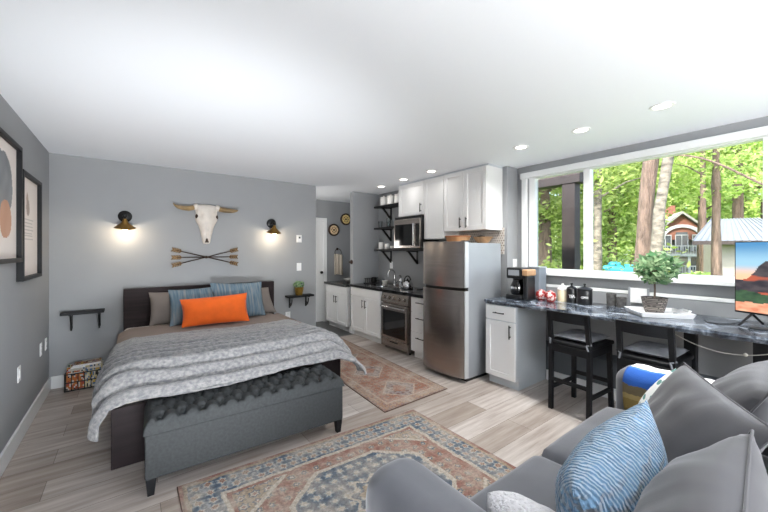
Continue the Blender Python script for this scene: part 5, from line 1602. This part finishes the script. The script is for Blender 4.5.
for k, (u, d) in enumerate(far):
    tree('tall green woodland tree ' + farl[k], u, d, .16, [(0, d*.10, d*.14, d*.10), (d*.05, d*.26, d*.13, d*.11), (-d*.04, d*.40, d*.12, d*.11)], 'bark', 'leafdark' if k < 2 else 'leafy', h=d*.42, count=10500, size=.0078*d, seed=50+k, branches=0, group='woodland trees beyond the window', name='woodland_tree')
def shrub(label, u, d, rx, rz_, ml, seed):
    p = away(u, d, 0); p.z = gz(p)
    t = thing('shrub', label, 'shrub', p, 'shrubs beyond the window')
    b = bm_new()
    for k in range(5): tube(b, [p + Vector((0, 0, -.05)), p + Vector((rx*.6*math.cos(k*1.3), rx*.6*math.sin(k*1.3), rz_*1.2))], [.02, .008], 6)
    obj('stems', b, M['bark'], t)
    leaves('foliage', (p.x, p.y, p.z+rz_), (rx, rx, rz_), 900, .007*d+.01, M[ml], t, seed, shell=.4)
shrub('leafy shrub at the foot of the trunk pair, in front of the house', 668, 9.5, .55, .34, 'leafy', 71)
shrub('low green shrub beside the foot of the right trunk', 700, 10.5, .6, .36, 'leafy', 72)
shrub('low olive shrub behind the porch post', 556, 8.5, 1.0, .5, 'leafdark', 73)
shrub('low green shrub left of the turquoise kayak', 588, 13, .7, .32, 'leafy', 74)
# house with rust brown gable and white porch
hp = away(680, 25, 0); hz = -.35
hs = thing('house', 'rust brown gabled house with white porch seen between the trees', 'house', (hp.x, hp.y, hz))
rot = math.atan2(-hp.y, -hp.x)        # front looks back at the room
Mh = Matrix.Translation((hp.x, hp.y, hz)) @ Matrix.Rotation(rot - PI/2 + .25, 4, 'Z')   # local +y is the front
def hb(name, lo, hi, m, parent=hs, bev=0):
    b = bm_new(); box(b, lo[0], hi[0], lo[1], hi[1], lo[2], hi[2], Mh); return obj(name, b, M[m], parent, bevel=bev, smooth=0)
hb('wall', (-2.6, -4, 0), (1.7, 0, 3.0), 'siding')
b = bm_new(); prism(b, [(-1.5, 2.55), (1.5, 2.55), (1.5, 3.0), (0, 4.4), (-1.5, 3.0)], -2, .35, 'Y')
for v in b.verts: v.co = Mh @ v.co
gb = obj('gable', b, M['rust'], hs, smooth=0)
for s in (-1, 1):
    b = bm_new(); hexa(b, [Mh @ Vector(p) for p in ((0, -2.2, 4.45), (s*1.85, -2.2, 2.78), (s*1.85, .6, 2.78), (0, .6, 4.45))], [Mh @ Vector(p) for p in ((0, -2.2, 4.62), (s*1.95, -2.2, 2.88), (s*1.95, .6, 2.88), (0, .6, 4.62))]); obj('gable_roof', b, M['siding'], hs, smooth=0)
b = bm_new(); hexa(b, [Mh @ Vector(p) for p in ((-3.0, -4.4, 3.9), (2.2, -4.4, 3.9), (2.1, .2, 2.7), (-2.9, .2, 2.7))], [Mh @ Vector(p) for p in ((-3.0, -4.4, 4.05), (2.2, -4.4, 4.05), (2.1, .2, 2.85), (-2.9, .2, 2.85))]); obj('roof', b, M['metalroof'], hs, smooth=0)
hb('chimney', (-.2, -2.6, 3.6), (1.0, -1.9, 5.3), 'rust')
# arched white surround with the upper balcony
b = bm_new()
for k in range(12):
    a0, a1 = PI*k/12, PI*(k+1)/12
    hexa(b, [Mh @ Vector((r_*math.cos(a), .36, 2.6+r_*.85*math.sin(a))) for r_, a in ((1.0, a0), (1.25, a0), (1.25, a1), (1.0, a1))], [Mh @ Vector((r_*math.cos(a), .46, 2.6+r_*.85*math.sin(a))) for r_, a in ((1.0, a0), (1.25, a0), (1.25, a1), (1.0, a1))])
obj('arch_trim', b, M['house_white'], gb, smooth=0)
for x in (-.95, 0, .95):
    w = hb('window', (x-.33, .30, 1.75), (x+.33, .38, 2.85 if x else 3.1), 'housewin')
    b = bm_new()
    for a in (-.36, .33): box(b, x+a, x+a+.04, .34, .42, 1.75, 2.9, Mh)
    box(b, x-.36, x+.37, .34, .42, 2.86, 2.92, Mh); box(b, x-.02, x+.02, .36, .41, 1.75, 2.86, Mh); obj('window_frame', b, M['house_white'], w, smooth=0)
hb('balcony_floor', (-1.7, .3, 1.35), (1.7, 1.3, 1.5), 'house_white')
b = bm_new()
box(b, -1.7, 1.7, 1.24, 1.30, 2.05, 2.12, Mh); box(b, -1.7, 1.7, 1.24, 1.30, 1.56, 1.60, Mh)
for k in range(25): box(b, -1.7+k*.1415, -1.67+k*.1415, 1.25, 1.29, 1.5, 2.08, Mh)
obj('balcony_railing', b, M['house_white'], hs, smooth=0)
for x in (-1.62, -.2, 1.62): hb('porch_column', (x-.07, 1.1, 0), (x+.07, 1.24, 1.4), 'house_white')
for x in (-.95, .75):
    hb('lower_window', (x-.42, -.02, .35), (x+.42, .05, 1.2), 'housewin')
b = bm_new(); box(b, -1.7, 1.7, 1.14, 1.20, .62, .70, Mh)
for k in range(25): box(b, -1.7+k*.1415, -1.67+k*.1415, 1.15, 1.19, 0, .66, Mh)
obj('porch_railing', b, M['house_white'], hs, smooth=0)
# shed with standing seam roof
sh = thing('shed', 'pale shed with a grey standing seam metal roof behind the right trunk', 'shed', tuple(away(745, 12, -.1)))
A0 = away(692, 12.0, 0); B0 = away(800, 11.0, 0)
dx = (B0-A0).normalized(); ndx = Vector((dx.y, -dx.x, 0)); 
if ndx.dot(A0) < 0: ndx = -ndx                                   # points away from the room
Lr = (B0-A0).length
def S(a, back, z): return A0 + dx*a + ndx*back + Vector((0, 0, z))
b = bm_new(); hexa(b, [S(.95, .45, -.2), S(Lr, .45, -.2), S(Lr, 3.2, -.2), S(1.5, 3.2, -.2)], [S(.95, .45, 1.72), S(Lr, .45, 1.72), S(Lr, 3.2, 1.72), S(1.5, 3.2, 1.72)]); obj('wall', b, M['siding'], sh, smooth=0)
b = bm_new(); hexa(b, [S(0, 0, 1.70), S(Lr, 0, 1.70), S(Lr, 1.9, 2.60), S(1.35, 1.9, 2.60)], [S(0, 0, 1.76), S(Lr, 0, 1.76), S(Lr, 1.9, 2.66), S(1.35, 1.9, 2.66)]); rf = obj('roof', b, M['metalroof'], sh, smooth=0)
b = bm_new()
for k in range(15):
    a = .02 + k*(Lr-.1)/14; a2 = 1.35 + k*(Lr-1.45)/14
    tube(b, [S(a, 0, 1.78), S(a2, 1.9, 2.68)], .016, 4)
obj('standing_seam', b, M['metalroof'], rf, smooth=0)
b = bm_new(); hexa(b, [S(0, -.03, 1.64), S(Lr, -.03, 1.64), S(Lr, 0, 1.64), S(0, 0, 1.64)], [S(0, -.03, 1.77), S(Lr, -.03, 1.77), S(Lr, 0, 1.77), S(0, 0, 1.77)]); obj('fascia', b, M['porch'], sh, smooth=0)
# turquoise kayak lying on a white stand
kp = away(622, 13, 0); ky_ = thing('kayak', 'turquoise kayak shape on the grass between the birch and the brown trunk', 'boat', (kp.x, kp.y, gz(kp)))
kd = Vector((.62, -.785, 0)); kn = Vector((.785, .62, 0)); base = kp + Vector((0, 0, gz(kp)+.62))
b = bm_new(); n = 14; rg = []
for i in range(17):
    t = i/16*2-1; w = .34*(1-abs(t)**2.2) + .01; hh = .20*(1-abs(t)**3) + .02
    rg.append([b.verts.new(base + kd*t*.72 + kn*w*math.cos(2*PI*k/n) + Vector((0, 0, .02+.07*t*t + hh*math.sin(2*PI*k/n)))) for k in range(n)])
for i in range(16):
    for k in range(n): b.faces.new((rg[i][k], rg[i][(k+1) % n], rg[i+1][(k+1) % n], rg[i+1][k]))
b.faces.new(rg[0]); b.faces.new(rg[-1][::-1]); obj('hull', b, M['turq'], ky_, smooth=60)
b = bm_new(); ball(b, base + kd*-.25 + Vector((0, 0, .22)), .22, 14, (1.2, 1, .6)); obj('seat_cover', b, M['turq'], ky_)
for s in (-.5, .5):
    b = bm_new(); c = base + kd*s
    tube(b, [c - kn*.25 + Vector((0, 0, -.64)), c + Vector((0, 0, -.15)), c + kn*.25 + Vector((0, 0, -.64))], .03, 8); obj('stand', b, M['white_trim'], ky_)
# drooping branch/cable across the right pane
p0, p1 = away(662, 6.8, 3.35), away(775, 5.6, 2.45)
b = bm_new(); pts = []
for k in range(25):
    t = k/24; q = p0*(1-t)+p1*t; q.z += .22*math.sin(PI*min(1, t*1.0))*(1-t)**.4
    pts.append(q)
tube(b, pts, .018, 6); tag(obj('cable', b, M['bark'], None), 'dark cable sagging from the trunk pair across the right window pane', 'cable')

# ---------------------------------------------------------------- light
w = bpy.data.worlds.new('sky'); scene.world = w; w.use_nodes = True
N = w.node_tree.nodes; L = w.node_tree.links; bg = N['Background']
sk_ = N.new('ShaderNodeTexSky'); sk_.sky_type = 'NISHITA'; sk_.sun_disc = False; sk_.sun_elevation = R(48); sk_.sun_rotation = R(250); sk_.air_density = 1.0; sk_.dust_density = 2.5
L.new(sk_.outputs[0], bg.inputs['Color']); bg.inputs['Strength'].default_value = SKY
sd = bpy.data.lights.new('sun', 'SUN'); sd.energy = SUN; sd.angle = R(3); sd.color = (1, .95, .86)
so_ = bpy.data.objects.new('sun', sd); COL.objects.link(so_)
so_.rotation_euler = Vector((.62, -.12, -.78)).to_track_quat('-Z', 'Y').to_euler()
# daylight portals at the window and the added rear opening
def portal(loc, rot, sx, sy):
    ld = bpy.data.lights.new('portal', 'AREA'); ld.shape = 'RECTANGLE'; ld.size = sx; ld.size_y = sy; ld.cycles.is_portal = True
    o = bpy.data.objects.new('portal', ld); COL.objects.link(o); o.location = loc; o.rotation_euler = rot
portal((XW+.21, .92, 1.76), (R(90), 0, R(90)), 2.6, 1.16)
portal(((RX0+RX1)/2, YR-.16, 1.1), (R(90), 0, 0), 3.1, 2.2)
# fill lights added out of view to brighten the walls and ceiling
def lamp(name, loc, e, r_, c=(1, .96, .91)):
    ld = bpy.data.lights.new(name, 'POINT'); ld.energy = e; ld.shadow_soft_size = r_; ld.color = c
    o = bpy.data.objects.new(name, ld); COL.objects.link(o); o.location = loc
def fill_uplight(loc, e):
    ld = bpy.data.lights.new('fill_uplight', 'SPOT'); ld.energy = e; ld.spot_size = R(165); ld.spot_blend = .5; ld.shadow_soft_size = .2; ld.color = (.94, .97, 1)
    o = bpy.data.objects.new('fill_uplight', ld); COL.objects.link(o); o.location = loc; o.rotation_euler = (PI, 0, 0)
def aimed_fill(loc, tgt, e, size, r_=.2):
    ld = bpy.data.lights.new('low_fill_spot', 'SPOT'); ld.energy = e; ld.spot_size = R(size); ld.spot_blend = 1; ld.shadow_soft_size = r_; ld.color = (.94, .97, 1)
    o = bpy.data.objects.new('low_fill_spot', ld); COL.objects.link(o); o.location = loc
    o.rotation_euler = (Vector(tgt)-Vector(loc)).to_track_quat('-Z', 'Y').to_euler()
aimed_fill((.12, .62, .3), (.75, 4.5, 2.3), FILL*2.5, 88)  # added spot, unseen and low, lifting the far ceiling and walls
fill_uplight((.2, -2.2, 1.0), FILL*4)  # added unseen fill, bounced off the ceiling behind the camera
fill_uplight((2.8, -2.2, 1.0), FILL*1.0)  # second added ceiling bounce, weaker
lamp('room_fill', (1.9, -2.1, 1.5), FILL*.8, .3)  # added unseen point fill behind the camera
lamp('passage_fill', (2.0, 5.5, 1.5), 11, .15)  # added point fill, hidden behind the bed wall
scene.view_settings.view_transform = 'Standard'
scene.view_settings.look = 'None'
scene.view_settings.exposure = EXPO
scene.view_settings.gamma = 1
scene.cycles.max_bounces = 10; scene.cycles.diffuse_bounces = 6; scene.cycles.transparent_max_bounces = 24
scene.cycles.sample_clamp_indirect = 6
scene.cycles.caustics_reflective = False; scene.cycles.caustics_refractive = False
scene.cycles.use_denoising = True
